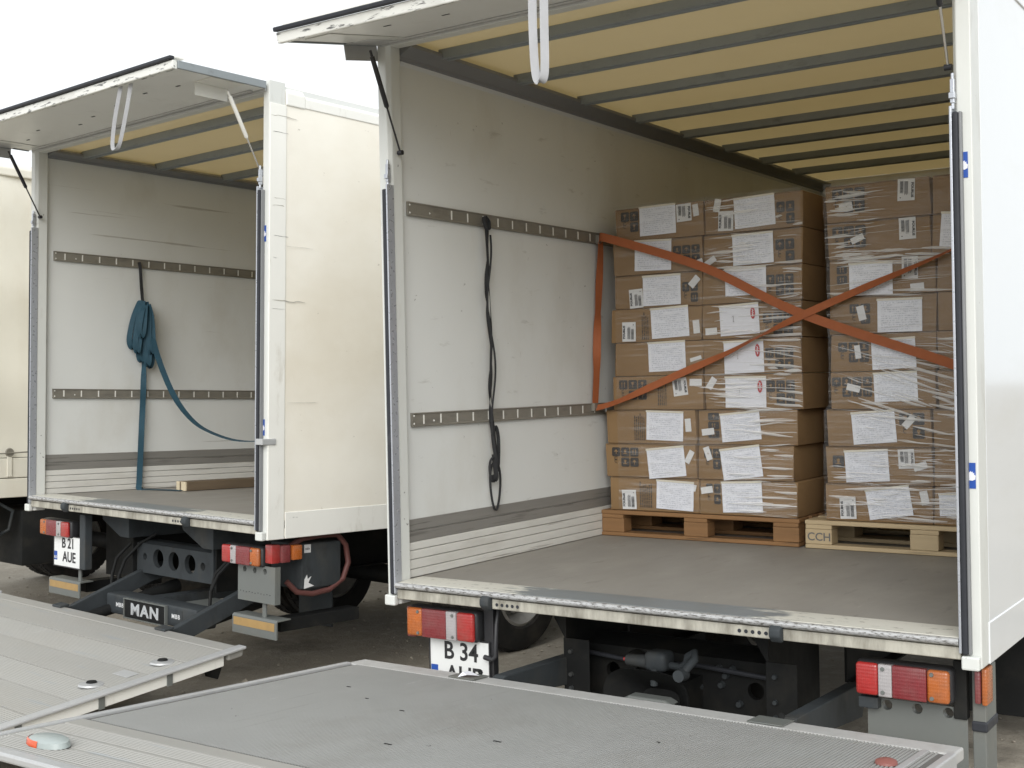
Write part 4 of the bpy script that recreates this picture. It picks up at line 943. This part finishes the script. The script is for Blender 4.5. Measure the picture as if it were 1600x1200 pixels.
for row in range(1, 10):
    o = ORD[9-row]
    carton('L', 0, row, XL0[row-1], XL1[row-1]-.001, 'brown carton, %s layer on the brown pallet, in the column against the side wall' % o, 'cartons on the brown pallet')
    carton('L', 1, row, XL1[row-1]+(.006 if row in (7,8) else .001), XL2[row-1], 'brown carton, %s layer on the brown pallet, in the column beside the dark gap' % o, 'cartons on the brown pallet')
    carton('R', 0, row, XR0[row-1], XR1[row-1]-.002, 'film wrapped carton, %s layer on the pale pallet, in the column beside the dark gap' % o, 'cartons on the pale pallet')
    carton('R', 1, row, XR1[row-1]+.002, XR1[row-1]+.53, 'film wrapped carton, %s layer on the pale pallet, column half behind the door post' % o, 'cartons on the pale pallet')

# ------------------------------------------------------------------ stretch film round each load
def wrap(name, label, path, z0, z1, mt, seed, folds, lo, hi):
    """path: plan points the film is stretched round"""
    rnd = random.Random(seed); pts = []
    for (a, b) in zip(path[:-1], path[1:]):
        n = max(2, int(math.dist(a, b)/.03))
        pts += [(a[0]+(b[0]-a[0])*k/n, a[1]+(b[1]-a[1])*k/n) for k in range(n)]
    pts.append(path[-1]); nz = 56; vs = []
    for j in range(nz+1):
        z = z0+(z1-z0)*j/nz
        for i, (x, y) in enumerate(pts):
            q = ((z-H0)/BH) % 1; d = .006*math.sin(3.1416*q)+.002*math.sin(z*90+i*.35)+.0015*math.sin(z*41-i*.6)
            r_ = min(8, max(0, 8-int((z-H0)/BH))); vs.append((min(max(x, lo[r_]-.005), hi[r_]+.005), y-d, FH+z))
    n = len(pts); mb = MB().add(vs, [(j*n+i, j*n+i+1, (j+1)*n+i+1, (j+1)*n+i) for j in range(nz) for i in range(n-1)])
    o = mb.build(name, mt, None, 0, True); tag(o, label, 'stretch film', 'films round the loads')
    fb = MB()                                              # gathered folds standing off the film
    for (xa, xb, za, zb_, num, slope, ya) in folds:
        for k in range(int(num*.7)):
            L = rnd.uniform(.05,.34)*min(1,(xb-xa)/.35); x = rnd.uniform(xa, max(xa, xb-L*.6)); z = rnd.uniform(za, zb_); s = slope+rnd.gauss(0,.05); w = rnd.choice((.0008,.0012,.002,.0035,.007))
            r_ = min(8, max(0, 8-int((z-H0)/BH)))
            P = [(min(max(x+L*t, lo[r_]-.004), hi[r_]+.004), ya-.002*rnd.random()-.001*math.sin(3*t), FH+z+s*L*t+.002*math.sin(5*t+k)) for t in (0,.35,.7,1)]
            vs = []
            for q, (px_, py_, pz_) in enumerate(P):
                ww = w*(.25,1,.9,.2)[q]; vs += [(px_,py_,pz_-ww),(px_,py_-ww*.6,pz_),(px_,py_,pz_+ww)]
            fb.add(vs, [(q*3+c, q*3+c+1, q*3+c+4, q*3+c+3) for q in range(3) for c in range(2)])
    f = fb.build('folds', 'film_fold', o); f['kind'] = 'stuff'
YF = YP+.000
wrap('stretch_film', 'clear stretch film pulled tight round the cartons on the brown pallet', [(.165,YF-.001),(1.255,YF-.003),(1.266,YF+.012)], H0+.01, H1+.012, 'film_level', 5,
     [(.70,1.0,1.44,1.80,40,.02,YF-.008),(.70,1.27,1.06,1.46,55,-.02,YF-.008),(.70,1.27,.72,1.05,75,-.06,YF-.008),(.80,1.22,.16,.70,90,.0,YF-.008),(.60,.95,.70,.90,18,-.05,YF-.008),(1.0,1.27,1.40,1.80,14,.0,YF-.008),(1.05,1.27,1.22,1.30,16,.1,YF-.008)], XL0, XL2)
wrap('stretch_film', 'clear stretch film in slanting folds round the cartons on the pale pallet', [(1.343,YF+.012),(1.352,YF-.003),(2.44,YF-.003)], H0+.012, H1+.012, 'film_level', 9,
     [(1.37,1.62,1.42,1.80,85,.0,YF-.008),(1.40,2.0,1.40,1.48,40,.02,YF-.008),(1.37,1.9,1.26,1.60,25,.0,YF-.008),(1.45,2.3,.95,1.10,35,-.06,YF-.008),(1.40,2.35,.72,1.06,85,-.30,YF-.008),(1.38,2.4,.50,.74,50,-.12,YF-.008),(1.36,2.4,.16,.52,150,.0,YF-.008),(1.85,2.2,.20,.34,50,.02,YF-.008)], XR0, [2.44]*9)

# ------------------------------------------------------------------ lashing straps and loose things
def w(x, y, z): return (x, y, FH+z)
yv = YP-.038
o = MB().ribbon([w(.048,1.83,1.665),w(.075,1.80,1.668),w(.16,yv,1.655),w(.73,yv,1.458),w(1.26,yv,1.19),w(1.98,yv,.925),w(2.44,yv+.01,.735),w(2.50,1.84,.712)], [(0,.3,1),(0,.2,1),(0,0,1)]+[(.1,0,1)]*3+[(0,0,1)]*2, .046, .0015).build('ratchet_strap', 'strap_orange', None, 0, True)
MB().box(.04,.062,1.805,1.855,FH+1.64,FH+1.69).build('end_fitting','rail_metal',o,.003)
tag(o, 'orange strap running down from the upper lashing rail across the cartons', 'strap', 'orange lashing straps')
o = MB().ribbon([w(.048,1.745,.722),w(.08,1.752,.722),w(.20,yv-.004,.755),w(.40,yv-.006,.83),w(.62,yv-.006,.915),w(.85,yv-.006,1.00),w(1.05,yv-.006,1.09),w(1.28,yv-.005,1.185),w(1.60,yv-.005,1.305),w(1.97,yv-.004,1.44),w(2.44,yv,1.64),w(2.50,1.84,1.67)],
                [(0,.6,1),(0,.8,1),(0,.75,.8),(0,.15,1),(0,.1,1),(0,.75,.8),(0,.93,.4),(0,.1,1),(0,.45,1),(0,.93,.42),(0,.9,.5),(0,.3,1)], .040, .0015).build('ratchet_strap', 'strap_orange', None, 0, True)
MB().box(.04,.062,1.72,1.77,FH+.70,FH+.745).build('end_fitting','rail_metal',o,.003)
tag(o, 'twisted orange strap rising across the cartons from the lower lashing rail', 'strap', 'orange lashing straps')
o = MB().ribbon([w(.052,1.83,1.672),w(.062,1.825,1.62),w(.055,1.812,1.42),w(.050,1.80,1.25),w(.055,1.775,1.08),w(.055,1.765,.92),w(.052,1.745,.72)], [(.1,1,0),(.1,1,0),(.5,.85,0),(.2,1,0),(.9,.4,0),(.3,1,0),(.2,1,0)], .045, .0015).build('ratchet_strap', 'strap_orange', None, 0, True)
tag(o, 'orange strap hanging upright between the two lashing rails beside the cartons', 'strap', 'orange lashing straps')
# black strap hung in a twist on the rail
T = thing('lashing_strap', 'long black twisted strap hanging in loops from the upper lashing rail', 'strap', Matrix.Translation((.06,.72,0)))
def bs(name, pts, dirs, wd=.025): return MB().ribbon([(x-.06, y-.72, FH+z) for x, y, z in pts], dirs, wd, .0012, 5).build(name, 'strap_black', T, 0, True)
n = 26; p1 = []; p2 = []; p3 = []; d1 = []; d2 = []
for k in range(n):
    z = 1.675-k*(1.675-.50)/(n-1); yc = .722+.028*k/(n-1); t = k*.55
    am = .008 if k < 8 or k > 22 else .013
    p1.append((.056+.004*math.cos(t), yc+am*math.sin(t), z)); d1.append((math.cos(t*1.1)*.8, math.sin(t*1.1)+.3, 0))
    p2.append((.064+.004*math.sin(t), yc-am*math.sin(t*.8+.6), z)); d2.append((math.sin(t)*.7, 1, 0))
bs('strand', p1, d1, .020); bs('strand', p2, d2, .013)
for k in range(n):
    z = 1.60-k*(1.60-.62)/(n-1); yc = .722+.026*k/(n-1); p3.append((.070, yc+.024*math.sin(k*.42+1), z))
bs('strand', p3, [(.8,.6,0)]*n, .010)
bs('strand', [(.05,.722,1.69),(.062,.705,1.665),(.068,.715,1.625),(.068,.735,1.63),(.062,.742,1.665),(.05,.728,1.69)], [(1,.2,0)], .02)
def oval(cy, cz, ry, rz, x, tilt=0): return [(x+.004*math.sin(a*2), cy+ry*math.cos(a)+tilt*math.sin(a), cz+rz*math.sin(a)) for a in [6.28318*k/16 for k in range(17)]]
bs('loop', oval(.762,.362,.042,.120,.056), [(1,.1,0)], .012)
bs('loop', oval(.742,.445,.034,.062,.062,.006), [(1,.2,0)], .012)
bs('loop', oval(.762,.56,.020,.10,.066,-.01), [(1,.3,0)], .018)
bs('strand', [(.06,.75,.52),(.064,.752,.46),(.066,.758,.41),(.062,.75,.395),(.058,.74,.42)], [(.6,.8,0)], .024)

# blue strap in the second truck
T = thing('lashing_strap', 'blue webbing strap bundled on the rail with its tail on the load bed', 'strap', MWB @ Matrix.Translation((.05,.79,FB)))
def bl(name, pts, dirs, wd=.045, mt='strap_blue'): return MB().ribbon([(x-.05, y-.79, z) for x, y, z in pts], dirs, wd, .0016, 6).build(name, mt, T, 0, True)
bl('hanger', [(.045,.778,1.60),(.055,.782,1.56),(.06,.788,1.44),(.065,.795,1.34),(.07,.80,1.28)], [(.3,1,0),(.8,.6,0),(.2,1,0)]+[(.6,.8,0)]*2, .022, 'strap_black')
for i, (oy, dr, ox, sp) in enumerate(((-.085,.33,.055,.018),(-.062,.36,.085,.012),(-.02,.42,.062,.016),(.015,.45,.095,.012),(.05,.46,.07,.016),(.028,.36,.115,.014),(-.045,.25,.11,.014))):
    bl('coil', [(ox,.80+oy*.25,1.325-.006*i),(ox+.012,.795+oy*.75-sp*.4,1.325-dr*.35),(ox+.012,.795+oy-sp,1.325-dr*.82),(ox+.016,.795+oy,1.325-dr),(ox+.022,.795+oy+sp,1.325-dr*.85),(ox+.022,.80+oy*.7+sp*.6,1.325-dr*.35),(ox+.01,.80+oy*.25,1.33-.006*i)], [(.9,.35-.1*(i%3),0),(.8,.6,0),(.5,.8,0),(.2,1,0),(.5,.8,0),(.8,.4,0),(.9,.3,0)], .036)
bl('tail', [(.085,.80,1.30),(.085,.805,1.0),(.07,.808,.86),(.065,.806,.66),(.07,.795,.48),(.072,.785,.25),(.08,.772,.06),(.095,.765,.006),(.16,.80,.004),(.30,.86,.004),(.42,.89,.004)], [(.5,1,0),(.3,1,0),(1,.2,0),(.2,1,0),(.6,.8,0),(.3,1,0),(.4,1,0),(.6,1,0),(.5,-1,0),(.5,-1,0),(.4,-1,0)], .04)
bl('sling', [(.085,.81,1.32),(.12,.83,1.12),(.20,.84,.92),(.34,.87,.67),(.55,.865,.51),(.80,.85,.42),(1.15,.86,.365),(1.55,.90,.40),(1.95,.98,.52),(2.30,1.02,.66),(2.51,1.05,.69)], [(.2,1,0),(.2,1,0),(.4,1,0),(.2,1,.3),(.2,1,0),(.1,1,0),(0,1,.1),(0,1,0),(0,1,0),(0,1,0),(0,1,0)], .04)
# timber on the load bed
T = thing('timber_beam', 'old timber beam with pale sawn end lying on the empty load bed', 'timber', MWB @ Matrix.Translation((.34,.90,FB)))
MB().box(0, .115, .012, 2.4, 0, .065).build('beam', 'wood_plank', T, .004); MB().box(.001, .114, 0, .0118, .001, .064).build('sawn_end', 'plank_end', T, .003)
bx_ = MB().box(.045, .06, -.0012, 0.0, .0015, .0635).build('end_gap', 'wood_plank', T)

# loose grit lying about the yard
rnd = random.Random(11); gb = MB()
for k in range(2600):
    x, y = (rnd.uniform(-7,1), rnd.uniform(-1.5,8)) if k % 4 else (rnd.uniform(1,6), rnd.uniform(-2,9)); s = rnd.uniform(.004,.016)*(2 if rnd.random() > .97 else 1)
    v = [(x+s*rnd.uniform(.6,1.2),y,s*.3),(x,y+s*rnd.uniform(.6,1.2),s*.3),(x-s,y,s*.3),(x,y-s*rnd.uniform(.6,1.2),s*.3),(x+rnd.uniform(-.3,.3)*s,y,s*.9),(x,y,-.002)]
    gb.add(v, [(0,1,4),(1,2,4),(2,3,4),(3,0,4),(1,0,5),(2,1,5),(3,2,5),(0,3,5)])
g_ = gb.build('gravel', 'yard_dirt'); g_['kind'] = 'stuff'; g_['label'] = 'loose grit and small stones scattered over the yard'; g_['category'] = 'gravel'
# a far wood across the yard, mirrored in the glossy side panel
rnd = random.Random(2); fb = MB()
for k in range(260):
    a = rnd.uniform(-20, 75); cx, cy = 62+rnd.uniform(-6,6), a*1.6; hh = 4.5+3.2*math.sin(a*.13)+1.8*math.sin(a*.41)+rnd.uniform(-1,1.5)
    for q in range(26):
        px_, py_, pz_ = cx+rnd.gauss(0,1.6), cy+rnd.gauss(0,1.8), max(.2, hh*rnd.random()**.6); s = rnd.uniform(.3,.9)
        u_ = Vector((rnd.gauss(0,1),rnd.gauss(0,1),rnd.gauss(0,1))).normalized()*s; v_ = u_.orthogonal().normalized()*s
        P = Vector((px_,py_,pz_)); fb.add([P-u_-v_, P+u_-v_, P+u_+v_, P-u_+v_], [(0,1,2,3)])
f = fb.build('far_wood', 'leaf_dark'); f['kind'] = 'stuff'; f['label'] = 'far dark wood along the edge of the yard'; f['category'] = 'trees'
